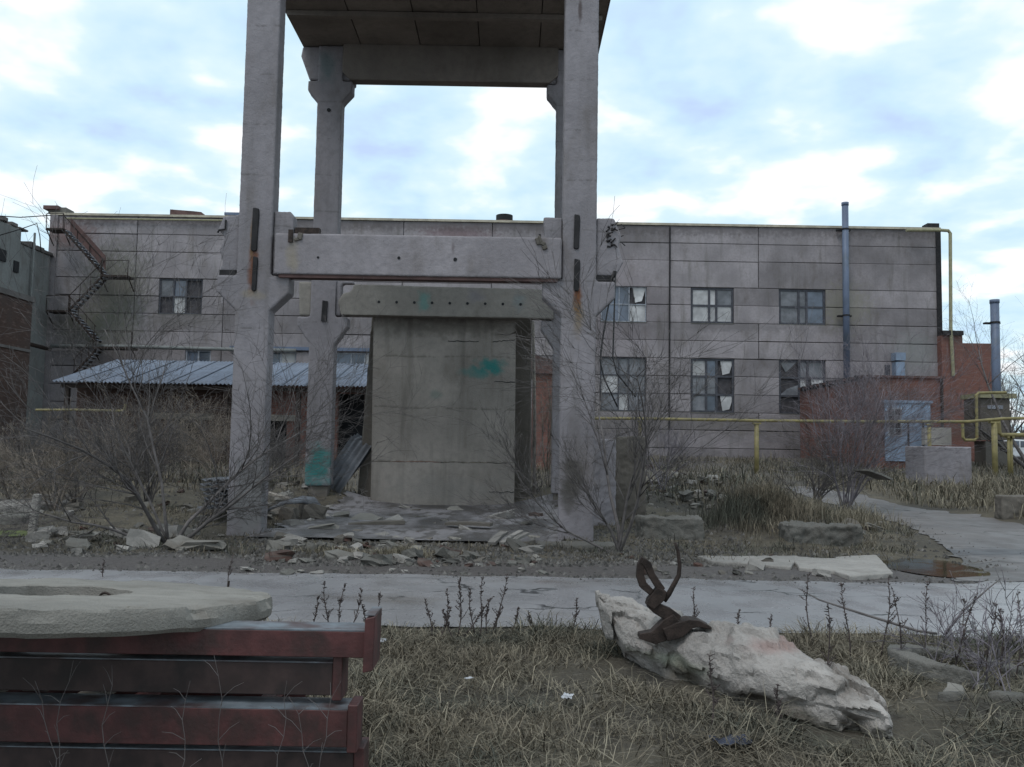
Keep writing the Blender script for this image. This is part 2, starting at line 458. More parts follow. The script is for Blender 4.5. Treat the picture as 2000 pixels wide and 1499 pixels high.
# ------------------------------------------------------------------ mesh helpers
class MB:
    def __init__(s):
        s.v, s.f = [], []

    def add(s, vs, fs):
        k = len(s.v)
        s.v += [tuple(p) for p in vs]
        s.f += [tuple(i + k for i in f) for f in fs]
        return s

    def box(s, x0, x1, y0, y1, z0, z1):
        return s.add([(x, y, z) for z in (z0, z1) for y in (y0, y1) for x in (x0, x1)],
                     [(0, 2, 3, 1), (4, 5, 7, 6), (0, 1, 5, 4), (2, 6, 7, 3), (0, 4, 6, 2), (1, 3, 7, 5)])

    def obox(s, c, size, mat):
        c = Vector(c)
        vs = [c + mat @ Vector((x * size[0] / 2, y * size[1] / 2, z * size[2] / 2)) for z in (-1, 1) for y in (-1, 1) for x in (-1, 1)]
        return s.add(vs, [(0, 2, 3, 1), (4, 5, 7, 6), (0, 1, 5, 4), (2, 6, 7, 3), (0, 4, 6, 2), (1, 3, 7, 5)])

    def prism(s, poly, y0, y1):
        """poly in (x, z), counter-clockwise seen from the viewer"""
        n = len(poly)
        vs = [(x, y0, z) for x, z in poly] + [(x, y1, z) for x, z in poly]
        fs = [tuple(range(n)), tuple(range(2 * n - 1, n - 1, -1))]
        fs += [(i, i + n, (i + 1) % n + n, (i + 1) % n) for i in range(n)]
        return s.add(vs, fs)

    def tube(s, pts, rad, n=8, flat=1.0):
        pts = [Vector(p) for p in pts]
        if not isinstance(rad, (list, tuple)):
            rad = [rad] * len(pts)
        rings, side = [], None
        for i, p in enumerate(pts):
            t = (pts[min(i + 1, len(pts) - 1)] - pts[max(i - 1, 0)])
            if t.length < 1e-9:
                t = Vector((0, 0, 1))
            t.normalize()
            if side is None:
                side = t.orthogonal().normalized()
            side = (side - t * side.dot(t))
            if side.length < 1e-6:
                side = t.orthogonal()
            side.normalize()
            up = t.cross(side)
            rings.append([p + (side * math.cos(a) + up * math.sin(a) * flat) * rad[i] for a in [2 * math.pi * k / n for k in range(n)]])
        vs = [q for r in rings for q in r]
        fs = []
        for i in range(len(pts) - 1):
            for k in range(n):
                a, b = i * n + k, i * n + (k + 1) % n
                fs.append((a, b, b + n, a + n))
        fs.append(tuple(range(n - 1, -1, -1)))
        fs.append(tuple(range(len(vs) - n, len(vs))))
        return s.add(vs, fs)

    def build(s, name, mat, parent=None, smooth=False, bevel=0, remesh=0, disp=0.0, dscale=0.3, **tags):
        me = bpy.data.meshes.new(name)
        o = bpy.data.objects.new(name, me)
        COL.objects.link(o)
        off = Vector((0, 0, 0))
        if parent is not None:
            o.parent = parent
            r = parent
            while r.parent:
                r = r.parent
            off = r.location
        vs = [(v[0] - off.x, v[1] - off.y, v[2] - off.z) for v in s.v]
        me.from_pydata(vs, [], s.f)
        me.update()
        me.materials.append(M[mat])
        if smooth:
            me.shade_smooth()
        if bevel:
            m = o.modifiers.new('bevel', 'BEVEL')
            m.width, m.segments, m.limit_method = bevel, 1, 'ANGLE'
        if remesh:
            wear(o, remesh, disp, dscale)
        tag(o, **tags)
        return o


TEX = {}


def wear(o, vox, disp, dscale):
    m = o.modifiers.new('worn', 'REMESH')
    m.mode, m.voxel_size, m.use_smooth_shade = 'VOXEL', vox, True
    for sc_, st in ((dscale, disp), (dscale * 0.25, disp * 0.6)):
        if sc_ not in TEX:
            t = bpy.data.textures.new('wear%d' % len(TEX), 'CLOUDS')
            t.noise_scale, t.noise_depth = sc_, 4
            TEX[sc_] = t
        d = o.modifiers.new('chips', 'DISPLACE')
        d.texture, d.strength, d.mid_level, d.texture_coords = TEX[sc_], st, 0.55, 'GLOBAL'


def tag(o, label=None, cat=None, group=None, kind=None):
    for k, v in (('label', label), ('category', cat), ('group', group), ('kind', kind)):
        if v:
            o[k] = v
    return o


def thing(name, label, cat, loc=(0, 0, 0), group=None):
    o = bpy.data.objects.new(name, None)
    COL.objects.link(o)
    o.location = loc
    return tag(o, label, cat, group)


def inst(name, me, loc, rot=(0, 0, 0), scale=(1, 1, 1), parent=None, **tags):
    o = bpy.data.objects.new(name, me)
    COL.objects.link(o)
    o.location, o.rotation_euler, o.scale = loc, rot, scale
    if parent is not None:
        o.parent = parent
        o.location = Vector(loc) - parent.location
    return tag(o, **tags)


def sstep(a, b, x):
    t = min(1.0, max(0.0, (x - a) / (b - a)))
    return t * t * (3 - 2 * t)


# ------------------------------------------------------------------ ground
MOUNDS = [(-4.9, 22.6, 1.5, 1.0, 0.42), (1.4, 22.8, 1.0, 1.0, 0.42), (-7.8, 17.5, 3.0, 1.6, 0.30), (5.2, 17.8, 1.3, 1.4, 0.5), (3.0, 24, 3.0, 3, 0.35),
          (-9, 24, 4, 3, 0.4), (14.5, 30, 4, 4, 0.25), (-2, 5.5, 2, 1.4, 0.05), (3.2, 5.2, 1.6, 1.2, 0.08), (12.8, 21.5, 1.2, 3, 0.35), (6.5, 27, 1.8, 4, 0.5), (6.35, 13.2, .72, 1.1, -0.13)]


def hgt(x, y):
    z = sstep(15, 22, y) * 0.10 + sstep(23, 40, y) * 0.50 + sstep(40, 57, y) * 0.55
    for cx, cy, rx, ry, h in MOUNDS:
        d = ((x - cx) / rx) ** 2 + ((y - cy) / ry) ** 2
        if d < 6:
            z += h * math.exp(-d * 1.3)
    rough = 1.0
    if 8.0 < y < 13.0:
        rough = 0.12 if y < 11.4 else 0.35
    elif -4.6 < x < 1.0 and 14.8 < y < 22.5:
        rough = 0.15
    elif 7.6 < x < 11.6 and 11 < y < 34:
        rough = 0.2
    if y < 300:
        z += rough * (0.06 * mn.noise((x * 0.7, y * 0.7, 0)) + 0.035 * mn.noise((x * 2.3, y * 2.3, 3)))
    if y > 70:
        z += min(14.0, (y - 70) * 0.008) * (0.7 + 0.3 * mn.noise((x * 0.01, y * 0.01, 5)))
    return z


def axis(brks):
    r = []
    for a, b, st in brks:
        n = max(1, int(round((b - a) / st)))
        r += [a + (b - a) * i / n for i in range(n)]
    return r + [brks[-1][1]]


def sheet(name, xs, ys, hf, mat, **tags):
    vs = [(x, y, hf(x, y)) for y in ys for x in xs]
    nx = len(xs)
    fs = [(j * nx + i, j * nx + i + 1, (j + 1) * nx + i + 1, (j + 1) * nx + i) for j in range(len(ys) - 1) for i in range(nx - 1)]
    return MB().add(vs, fs).build(name, mat, smooth=True, **tags)


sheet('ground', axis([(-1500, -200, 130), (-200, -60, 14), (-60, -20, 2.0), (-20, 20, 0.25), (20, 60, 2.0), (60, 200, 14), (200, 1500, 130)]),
      axis([(-30, 2, 4), (2, 26, 0.2), (26, 60, 1.0), (60, 120, 6), (120, 400, 40), (400, 2500, 200)]), hgt, 'ground', kind='structure')


def ribbon(name, left, right, nseg, mat, lift, jag, seed, **tags):
    """a road sheet between two edge polylines with crumbled borders"""
    def samp(pl, t):
        ds = [0]
        for a, b in zip(pl, pl[1:]):
            ds.append(ds[-1] + math.dist(a, b))
        q = t * ds[-1]
        for i in range(len(pl) - 1):
            if q <= ds[i + 1] + 1e-9:
                k = (q - ds[i]) / (ds[i + 1] - ds[i])
                return [pl[i][j] + (pl[i + 1][j] - pl[i][j]) * k for j in (0, 1)]
        return list(pl[-1])
    vs, fs, m = [], [], 12
    for i in range(nseg + 1):
        t = i / nseg
        a, b = Vector(samp(left, t)), Vector(samp(right, t))
        d = (b - a).normalized()
        a -= d * jag * (mn.noise((i * 0.31, seed, 0)) + 0.5 * mn.noise((i * 0.9, seed, 2)))
        b += d * jag * (mn.noise((i * 0.31, seed, 7)) + 0.5 * mn.noise((i * 0.9, seed, 9)))
        for k in range(m + 1):
            p = a + (b - a) * (k / m)
            edge = min(k, m - k) / m
            vs.append((p.x, p.y, hgt(p.x, p.y) + lift + 0.02 * min(1, edge * 5)))
    for i in range(nseg):
        for k in range(m):
            q = i * (m + 1) + k
            fs.append((q, q + 1, q + m + 2, q + m + 1))
    return MB().add(vs, fs).build(name, mat, smooth=True, **tags)


ribbon('road', [(-60, 8.15), (-5, 8.2), (5, 8.15), (60, 8.0)], [(-60, 11.2), (-6, 11.25), (0, 11.35), (5, 11.35), (7, 11.7), (60, 12.4)], 420, 'asphalt', 0.018, 0.24, 1.0, kind='structure')
ribbon('lane', [(5.9, 11.6), (7.2, 14.0), (8.5, 18), (9.1, 22.5), (9.4, 28), (9.6, 31)], [(14.5, 12.1), (12.6, 15), (11.5, 19), (11.3, 24), (11.3, 28), (10.6, 31)], 90, 'lane', 0.016, 0.22, 5.0, kind='structure')
ribbon('concrete_floor', [(-4.6, 15.3), (-4.3, 18), (-4.2, 22.4)], [(0.9, 15.0), (1.2, 18), (1.3, 22.2)], 60, 'floor', 0.03, 0.35, 8.0, kind='structure')


def puddle(name, cx, cy, rx, ry, z, mat, seed, **tags):
    n = 48
    vs = [(cx, cy, z)]
    for i in range(n):
        a = 2 * math.pi * i / n
        k = 1 + 0.3 * mn.noise((math.cos(a) * 1.3, math.sin(a) * 1.3, seed))
        vs.append((cx + rx * k * math.cos(a), cy + ry * k * math.sin(a), z))
    return MB().add(vs, [(0, 1 + i, 1 + (i + 1) % n) for i in range(n)]).build(name, mat, **tags)


puddle('puddle', 6.35, 13.2, 0.75, 1.1, -0.02, 'water', 3.3, kind='structure')

# ------------------------------------------------------------------ the concrete trestle
CL, CR = -4.78, 1.20
BL, BR = -4.81, 1.34
tr = thing('concrete_trestle', 'tall bare concrete frame of four columns carrying a dark deck', 'trestle', (-1.8, 16, 0))


def column_poly(c, hw, z0, z1, ch, corb, extra=None):
    """outline in x,z of a column with corbels on both sides; corb: list of (half width, z top, z side, z foot)"""
    right, left = [(c + hw, z0)], []
    for w_, zt, zs, zf in corb:
        right += [(c + hw, zf), (c + w_, zs), (c + w_, zt), (c + hw, zt)]
    right.append((c + hw, z1))
    left = [(2 * c - x, z) for x, z in reversed(right)]
    return right + left


for c in (CL, CR):
    b = MB().prism(column_poly(c, 0.315, -0.4, 12.4, 0, [(0.665, 4.73, 4.42, 4.08)]), 15.8, 16.2)
    colo = b.build('column', 'column', tr, remesh=0.026, disp=0.011, dscale=0.16)
for c, zb in ((BL, 0.60), (BR, 0.52)):
    b = MB().prism(column_poly(c, 0.315, zb, 11.9, 0, [(0.63, 4.85, 4.62, 4.16), (0.57, 10.97, 10.72, 10.42)]), 21.8, 22.2)
    b.build('column', 'column', tr, remesh=0.035, disp=0.014, dscale=0.35)
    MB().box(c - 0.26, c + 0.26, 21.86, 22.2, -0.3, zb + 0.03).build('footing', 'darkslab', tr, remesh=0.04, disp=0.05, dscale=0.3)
# front cross beam and the cut-off beam ends sitting on the corbels
MB().box(-4.38, 0.87, 15.70, 16.0, 4.745, 5.505).build('cross_beam', 'beam', tr, remesh=0.026, disp=0.011, dscale=0.16)
MB().box(-4.30, 0.80, 15.735, 15.97, 4.69, 4.76).build('cross_beam_underside', 'rustbrown', tr)
for i, (poly, m) in enumerate([
        ([(-4.46, 4.76), (-4.12, 4.76), (-4.09, 5.40), (-4.09, 5.86), (-4.16, 5.95), (-4.46, 5.95)], 'column'),
        ([(0.52, 4.78), (0.88, 4.78), (0.88, 5.93), (0.53, 5.93), (0.56, 5.6), (0.48, 5.35)], 'column'),
        ([(1.52, 4.84), (1.88, 4.84), (2.02, 5.1), (1.93, 5.4), (1.98, 5.6), (1.84, 5.93), (1.52, 5.93)], 'column'),
        ([(-5.42, 4.82), (-5.09, 4.82), (-5.09, 5.88), (-5.40, 5.84), (-5.49, 5.6), (-5.36, 5.45), (-5.45, 5.2), (-5.38, 5.0)], 'column')]):
    MB().prism(poly, 15.87, 16.17).build('beam_stub', m, tr, remesh=0.03, disp=0.02, dscale=0.25)
for x0, x1 in ((1.52, 1.84), (-5.42, -5.12)):
    MB().box(x0, x1, 15.84, 16.12, 4.735, 4.83).build('bearing_pad', 'darkmetal', tr)
# steel plates let into the columns
for x, y0, y1, wd in ((500, 408, 492, 0.13), (499, 503, 570, 0.10), (1127, 421, 488, 0.115), (1127, 508, 570, 0.115)):
    a, b_ = P(x, y0, 15.79), P(x, y1, 15.79)
    MB().prism([(a.x - wd / 2, b_.z + 0.03), (a.x - wd * 0.1, b_.z), (a.x + wd * 0.35, b_.z + 0.02), (a.x + wd / 2, a.z - 0.1), (a.x + wd * 0.45, a.z), (a.x - wd * 0.4, a.z + 0.02)],
               15.765, 15.83).build('embedded_plate', 'darkmetal', tr, bevel=.012)
a = P(632, 607, 21.7)
MB().prism([(a.x - 0.07, a.z - 0.25), (a.x + 0.06, a.z - 0.27), (a.x + 0.08, a.z + 0.25), (a.x - 0.05, a.z + 0.27)], 21.76, 21.83).build('embedded_plate', 'darkmetal', tr)
for x, y, Y, r_ in ((779, 504, 15.69, 0.028), (889, 507, 15.69, 0.035), (621, 503, 15.69, 0.022), (642, 215, 21.78, 0.05)):
    a = P(x, y, Y)
    MB().tube([a, a + Vector((0, 0.03, 0))], r_, 10).build('bolt_hole', 'void', tr)
# broken edge bits and bare reinforcement at the right beam stub
for k in range(9):
    z = 5.05 + 0.095 * k
    pts = [(1.86, 15.95 + 0.02 * (k % 3), z), (1.98 + 0.03 * rnd.random(), 15.92, z + 0.04 * rnd.uniform(-1, 1)), (2.02 + 0.06 * rnd.random(), 15.9, z + rnd.uniform(-.12, .12))]
    if k > 4:
        MB().tube(pts, 0.013, 6, 0.7).build('rebar', 'darkmetal', tr)
for k in range(14):
    p0 = P(1188 + rnd.uniform(-4, 6), 440 + 3.2 * k, 15.86)
    p1 = p0 + Vector((rnd.uniform(.03, .13), rnd.uniform(-.06, .02), rnd.uniform(-.10, .12)))
    MB().tube([p0, p0.lerp(p1, .5) + Vector((rnd.uniform(-.03, .03), 0, rnd.uniform(-.03, .03))), p1], [.022, .016, .012], 5).build('rebar', 'darkmetal', tr)
for x_, y_ in ((1055, 468), (1060, 476), (1064, 484), (580, 468), (586, 462), (1050, 472)):
    p0 = P(x_, y_, 15.69)
    MB().obox(p0, (rnd.uniform(.05, .12), .05, rnd.uniform(.05, .14)), Matrix.Rotation(rnd.uniform(-.6, .6), 3, 'Y')).build('broken_edge', 'darkslab', tr, bevel=.012)
a = P(1200, 545, 15.9)
MB().tube([P(1165, 549, 15.85), P(1192, 549, 15.85), P(1200, 535, 15.85), P(1201, 530, 15.85)], 0.035, 8).build('rebar', 'darkmetal', tr)
for pts in ([(425, 455), (428, 450), (440, 448), (441, 430)], [(1052, 478), (1054, 470), (1055, 462), (1054, 458)], [(1063, 485), (1061, 475), (1060, 468)]):
    MB().tube([P(x, y, 15.84) for x, y in pts], 0.02, 6).build('rebar', 'darkmetal', tr)
MB().box(-4.07, -3.62, 15.9, 16.05, 5.515, 5.66).build('steel_packing', 'rust', tr)
MB().box(-4.13, -4.05, 15.66, 15.72, 5.33, 5.56).build('steel_angle', 'rust', tr)
# second beam behind, over the standing slab
zb0, zb1 = 4.875, 5.68
MB().prism([(-4.33, zb0 + 0.02), (1.02, zb0), (1.02, zb1 - 0.05), (-4.02, zb1), (-4.10, zb1 - 0.18), (-4.30, zb1 - 0.24), (-4.42, zb1 - 0.45)],
           21.7, 22.05).build('back_beam', 'backbeam', tr, remesh=0.035, disp=0.02, dscale=0.3)
for k in range(9):
    a = P(740 + 34.6 * k, 590 + 0.6 * k, 21.69)
    MB().tube([a, a + Vector((0, 0.03, 0))], 0.035, 10).build('bolt_hole', 'void', tr)
MB().prism([(-5.42, 4.87), (-5.1, 4.87), (-5.1, 5.75), (-5.45, 5.75)], 21.85, 22.15).build('beam_stub', 'backbeam', tr, remesh=0.035, disp=0.02, dscale=0.3)
MB().prism([(-4.52, 4.9), (-4.36, 4.9), (-4.36, 5.72), (-4.06, 5.72), (-4.06, 5.78), (-4.52, 5.78)], 21.86, 22.12).build('beam_stub', 'column', tr, remesh=0.035, disp=0.02, dscale=0.3)
# deck: back girder, side girders and floor panels
MB().prism([(-4.28, 11.0), (0.82, 11.0), (1.05, 11.2), (1.05, 11.95), (-4.5, 11.95), (-4.5, 11.2)], 21.75, 22.1).build('deck_girder', 'ceil', tr, bevel=0.02)
MB().prism([(-5.36, 11.02), (-4.24, 11.02), (-4.24, 11.9), (-5.56, 11.9), (-5.60, 11.65)], 21.86, 22.4).build('deck_bracket', 'column', tr, bevel=0.03)
MB().prism([(0.78, 11.02), (1.9, 11.02), (2.05, 11.35), (2.1, 11.9), (0.78, 11.9)], 21.86, 22.4).build('deck_bracket', 'column', tr, bevel=0.03)
MB().box(-4.48, 0.88, 15.75, 16.1, 11.1, 11.95).build('deck_girder', 'ceil', tr, bevel=0.02)
XD = [-5.58 + 1.535 * k for k in range(6)]
for k in range(5):
    x0, x1 = XD[k] + 0.012, XD[k + 1] - 0.012
    dz = 0.012 * (k % 3)
    b = MB()
    if k == 2:
        h0, h1 = P(872, 10, 19.4), P(918, 10, 19.4)
        b.box(x0, x1, 15.2, 18.9, 11.93 + dz, 12.2).box(x0, x1, 19.5, 22.75, 11.93 + dz, 12.2)
        b.box(x0, h0.x, 18.9, 19.5, 11.93 + dz, 12.2).box(h1.x, x1, 18.9, 19.5, 11.93 + dz, 12.2)
    else:
        b.box(x0, x1, 15.2, 22.75, 11.93 + dz, 12.2)
    b.build('deck_panel', 'ceil', tr)
MB().box(-5.5, 2.0, 15.25, 22.7, 12.21, 12.48).build('deck_topping', 'ceil', tr)
for x in (-5.55, 2.03):
    MB().box(x, x + 0.1, 15.15, 22.8, 12.0, 12.55).build('deck_edge', 'rustbrown', tr)
for Y in (17.7, 20.0):
    MB().box(-5.5, 2.0, Y, Y + 0.16, 11.80, 11.92).build('deck_rib', 'ceil', tr)
a = P(1192, 12, 19.3)
MB().tube([(2.2, 19.0, 12.5), (2.2, 19.0, 11.95)], 0.05, 8).build('drain_spout', 'darkmetal', tr)

# the big slab standing under the back beam, and the ones behind it
ss_ = thing('standing_slab', 'large upright weathered concrete slab under the back beam with a teal paint smear', 'slab', (-1.75, 22.2, .1))
xl0, xr0, xl1, xr1 = P(722, 985, 22).x, P(1004, 992, 22).x, P(728, 632, 22).x, 0.075
zj = P(860, 903, 22.1).z
jag = [(xl0 + (xr0 - xl0) * k / 30, zj + .02 * mn.noise((k * .7, 0, 1)) + .012 * rnd.uniform(-1, 1)) for k in range(31)]
MB().prism([(xl0, .02), (xr0, .02)] + [(x, z - .009) for x, z in reversed(jag)], 22.095, 22.325).build('lower_lift', 'panelslab', ss_)
up = [(x, z + .009) for x, z in jag] + [(xr1, 4.55), (xr1 - .12, 4.52), (xr1 - .13, 4.50), (xr1 - .55, 4.515), (xr1 - .13, 4.53), (xr1 - .02, 4.60), (xr1, 5.1), (xl1, 5.1)]
MB().prism(up, 22.09, 22.32).build('upper_lift', 'panelslab', ss_)
for x0_, y0_, x1_, y1_ in ((875, 666, 935, 667), (962, 668, 1006, 664), (965, 745, 1006, 747), (955, 961, 1004, 962)):
    n_ = 10
    q_ = [P(x0_ + (x1_ - x0_) * k / n_, y0_ + (y1_ - y0_) * k / n_ + rnd.uniform(-1.2, 1.2), 22.085) for k in range(n_ + 1)]
    MB().prism([(p.x, p.z - .012) for p in q_] + [(p.x, p.z + rnd.uniform(.002, .012)) for p in reversed(q_)], 22.083, 22.12).build('crack', 'void', ss_)
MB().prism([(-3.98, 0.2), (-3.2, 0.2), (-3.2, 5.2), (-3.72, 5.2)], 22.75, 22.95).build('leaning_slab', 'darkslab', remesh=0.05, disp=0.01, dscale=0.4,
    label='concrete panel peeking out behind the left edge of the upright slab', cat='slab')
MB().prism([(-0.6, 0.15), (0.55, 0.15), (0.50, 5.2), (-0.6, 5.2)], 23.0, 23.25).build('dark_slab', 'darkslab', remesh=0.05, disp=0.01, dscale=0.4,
    label='dark concrete panel behind the right edge of the upright slab', cat='slab')
a, b_ = P(1043, 985, 23.6), P(1041, 628, 23.6)
MB().tube([a, (a + b_) / 2 + Vector((0.03, 0, 0)), b_], [0.05, 0.045, 0.04], 8).build('timber_pole', 'wood', smooth=True, label='thin pale timber pole standing right of the upright slab', cat='pole')

# ------------------------------------------------------------------ main factory building
X0, X1, YB = -31.35, 28.75, 58.0
LEV = [16.7, 15.5, 14.3, 12.5, 11.3, 10.1, 8.9, 7.7, 6.5, 5.3, 4.1, 2.9, 1.7, 0.5]
JX = [X0] + [-25.5 + 6 * k for k in range(9)] + [X1]
fb = thing('factory_building', 'long flat-roofed factory of grey concrete wall panels behind the trestle', 'building', (0, YB, 0.5))
MB().box(X0 + 0.1, X1 - 0.1, YB + 0.26, YB + 14, 0.0, 16.55).build('wall_core', 'joint', fb)
WUP = [(-23.85, -20.95), (5.9, 8.95), (11.96, 14.82), (17.89, 21.0)]
WLO = [(-21.9, -20.2), (-17.9, -14.5), (-12.0, -9.0), (5.9, 8.95), (11.96, 14.85), (17.87, 20.96)]
pm = {}


def panel(x0, x1, z0, z1):
    key = (round(x1 - x0, 2), round(z1 - z0, 2))
    g = 0.018
    if key not in pm:
        W, Hh = (x1 - x0) / 2 - g, (z1 - z0) / 2 - g
        bv = 0.03
        me = bpy.data.meshes.new('wall_panel')
        vs = [(-W + bv, -0.2, -Hh + bv), (W - bv, -0.2, -Hh + bv), (W - bv, -0.2, Hh - bv), (-W + bv, -0.2, Hh - bv),
              (-W, -0.2 + bv, -Hh), (W, -0.2 + bv, -Hh), (W, -0.2 + bv, Hh), (-W, -0.2 + bv, Hh), (-W, 0.2, -Hh), (W, 0.2, -Hh), (W, 0.2, Hh), (-W, 0.2, Hh)]
        fs = [(0, 1, 2, 3)] + [(i, i + 4, (i + 1) % 4 + 4, (i + 1) % 4) for i in range(4)] + [(i + 4, i + 8, (i + 1) % 4 + 8, (i + 1) % 4 + 4) for i in range(4)]
        me.from_pydata(vs, [], fs)
        me.materials.append(M['wall'])
        pm[key] = me
    inst('wall_panel', pm[key], ((x0 + x1) / 2, YB + 0.2 + rnd.uniform(-0.02, 0.02), (z0 + z1) / 2), rot=(rnd.uniform(-.004, .004), rnd.uniform(-.0025, .0025), 0), scale=(1, 1, rnd.uniform(.985, 1.028)), parent=fb)


for r in range(len(LEV) - 1):
    z1, z0 = LEV[r], LEV[r + 1]
    wins = WUP if z0 >= 10.0 and z1 <= 12.6 else WLO if z0 >= 4.0 and z1 <= 7.8 else []
    cuts = sorted(set(JX))
    if wins:
        keep = []
        for x in cuts:
            if x in (16.5,) or any(a < x < b_ for a, b_ in wins):
                continue
            keep.append(x)
        cuts = keep
    segs = []
    for a, b_ in zip(cuts, cuts[1:]):
        cur = a
        for w0, w1 in wins:
            if a <= w0 < b_:
                if w0 > cur + .05:
                    segs.append((cur, w0))
                cur = w1
        if cur < b_ - 0.05:
            segs.append((cur, b_))
    for a, b_ in segs:
        panel(a, b_, z0, z1)


def window(root, x0, x1, z0, z1, Y, cols, rows, frame='frame', panes=None, seed=0, fw=0.09):
    """cols, rows: cut positions 0..1; panes: letter per pane, row by row from the top"""
    q = random.Random(seed)
    f = MB()
    f.box(x0, x1, Y, Y + 0.14, z1 - fw, z1).box(x0, x1, Y, Y + 0.14, z0, z0 + fw)
    f.box(x0, x0 + fw, Y + .003, Y + 0.137, z0 + fw, z1 - fw).box(x1 - fw, x1, Y + .003, Y + 0.137, z0 + fw, z1 - fw)
    cx = [x0 + (x1 - x0) * c for c in cols]
    cz = [z1 - (z1 - z0) * c for c in rows]
    for x in cx[1:-1]:
        f.box(x - fw * .55, x + fw * .55, Y + .006, Y + .13, z0 + fw, z1 - fw)
    for z in cz[1:-1]:
        f.box(x0 + fw, x1 - fw, Y + .01, Y + .125, z - fw * .5, z + fw * .5)
    fo = f.build('window', frame, root)
    k = 0
    for j in range(len(cz) - 1):
        for i in range(len(cx) - 1):
            ch = panes[k % len(panes)] if panes else 'g'
            k += 1
            a, b_, t, l_ = cx[i], cx[i + 1], cz[j], cz[j + 1]
            if ch == 'x':
                continue
            y = Y + 0.07 + q.uniform(-.015, .015)
            m = {'g': 'glass', 'b': 'glassb', 'c': 'cloth', 's': 'glass', 't': 'glass', 'u': 'cloth'}[ch]
            if ch in 'st':       # broken pane: a shard is left
                s_ = q.uniform(.3, .7)
                poly = [(a, l_), (b_, l_), (b_, l_ + (t - l_) * s_), (a + (b_ - a) * .4, l_ + (t - l_) * s_ * .6)] if ch == 's' else [(a, t), (a + (b_ - a) * .35, l_ + (t - l_) * .3), (b_, t)]
                MB().prism(poly, y, y + .012).build('pane', m, fo)
            elif ch == 'u':
                MB().prism([(a + (b_ - a) * .2, t), (a + (b_ - a) * .35, l_ + (t - l_) * .1), (a + (b_ - a) * .75, l_ + (t - l_) * .2), (b_, t)], y, y + .012).build('pane', m, fo)
            else:
                MB().box(a, b_, y, y + 0.012, l_, t).build('pane', m, fo)
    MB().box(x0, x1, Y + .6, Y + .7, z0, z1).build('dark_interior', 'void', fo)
    MB().box(x0 - .03, x1 + .03, Y - .12, Y + .03, z0 - .06, z0 - .004).build('sill', 'oldconc', fo)


C2, R2 = (0, .43, .60, 1), (0, .5, 1)
YW = YB + 0.10
# openings are cut through the core by a recess box so the rooms read dark
window(fb, -23.85, -20.95, 10.1, 12.5, YW, (0, .33, .62, 1), R2, 'frame', 'gbxxcx', 1)
window(fb, 5.9, 8.95, 10.1, 12.5, YW, (0, .40, .62, 1), R2, 'framepale', 'bbubbc', 2, .06)
window(fb, 11.96, 14.82, 10.1, 12.5, YW, C2, R2, 'frame', 'ccgccc', 3, .13)
window(fb, 17.89, 21.0, 10.1, 12.5, YW, C2, R2, 'frame', 'ggbggb', 4, .13)
R3 = (0, .33, .67, 1)
window(fb, -21.9, -20.2, 4.1, 7.7, YW, (0, .5, 1), R3, 'framepale', 'bbbbbb', 5)
window(fb, -17.9, -14.5, 4.1, 7.7, YW, (0, .4, .7, 1), R3, 'framepale', 'bbcbbbbbb', 6)
window(fb, -12.0, -9.0, 4.1, 7.7, YW, (0, .4, .7, 1), R3, 'framepale', 'bbcbbbbbb', 7)
window(fb, 5.9, 8.95, 4.1, 7.7, YW, (0, .40, .62, 1), R3, 'frame', 'gggcgggcgg'[:9], 8, .08)
window(fb, 11.96, 14.85, 4.1, 7.7, YW, (0, .36, .6, 1), R3, 'frame', 'cbuggxgbu', 9, .13)
window(fb, 17.87, 20.96, 4.1, 7.7, YW, (0, .44, .62, 1), R3, 'frame', 'tggscuxcx', 10, .13)
for x0, x1 in ((-18.9, -13.2), (-12.9, -7.6)):
    MB().box(x0, x1, YB - .2, YB - .02, 7.78, 8.0).build('lintel', 'bluepipe', fb)
MB().box(X0 - .05, X1 + .05, YB - .1, YB + 14.1, 16.705, 16.86).build('coping', 'coping', fb)
MB().box(X0 - 0.02, X0 + 0.5, YB - .12, YB + .1, 0.5, 16.7).build('corner_strip', 'wall', fb)
MB().box(X1 - 0.28, X1 + 0.06, YB - .06, YB + .5, 0.5, 16.7).build('corner_strip', 'darkmetal', fb)
a = P(1305, 600, 57.95)
MB().tube([(10.5, 57.93, 16.6), (10.5, 57.93, 3.0)], 0.05, 6).build('drain_pipe', 'darkmetal', fb)
MB().box(-31.7, -30.5, YB + .2, YB + 1.3, 16.87, 17.3).build('roof_block', 'oldconc', fb)
MB().box(-31.9, -30.9, YB - .1, YB + .8, 17.1, 17.35).build('roof_block', 'rustbrown', fb)
MB().box(28.0, 28.8, YB + .1, YB + .9, 16.87, 17.2).build('roof_block', 'darkmetal', fb)
a = P(970, 436, 58.6)
MB().tube([(P(985, 437, 58.8).x, 58.8, 16.8), (P(985, 437, 58.8).x, 58.8, 17.4)], 0.58, 20).build('roof_tank', 'void', fb)
MB().tube([(P(985, 437, 58.8).x, 58.8, 16.87), (P(985, 437, 58.8).x, 58.8, 16.99)], 0.62, 20).build('roof_tank_band', 'rustbrown', fb)
x0, x1 = P(334, 420, 58.8).x, P(395, 420, 58.8).x
MB().prism([(x0, 16.87), (x1 + .3, 16.87), (x1, 17.25), (x1 - .5, 17.3), (x0, 17.4)], 58.6, 60).build('roof_duct', 'rustbrown', fb)
MB().box(P(440, 415, 58.4).x, P(475, 415, 58.4).x, 58.2, 58.5, 16.98, 17.16).build('roof_rail', 'bluepipe', fb)
a = P(1755, 712, 57.6)
MB().box(a.x - .28, a.x + .28, 57.3, 57.99, P(1755, 735, 57.6).z, P(1755, 708, 57.6).z).build('wall_box', 'bluedoor', fb)
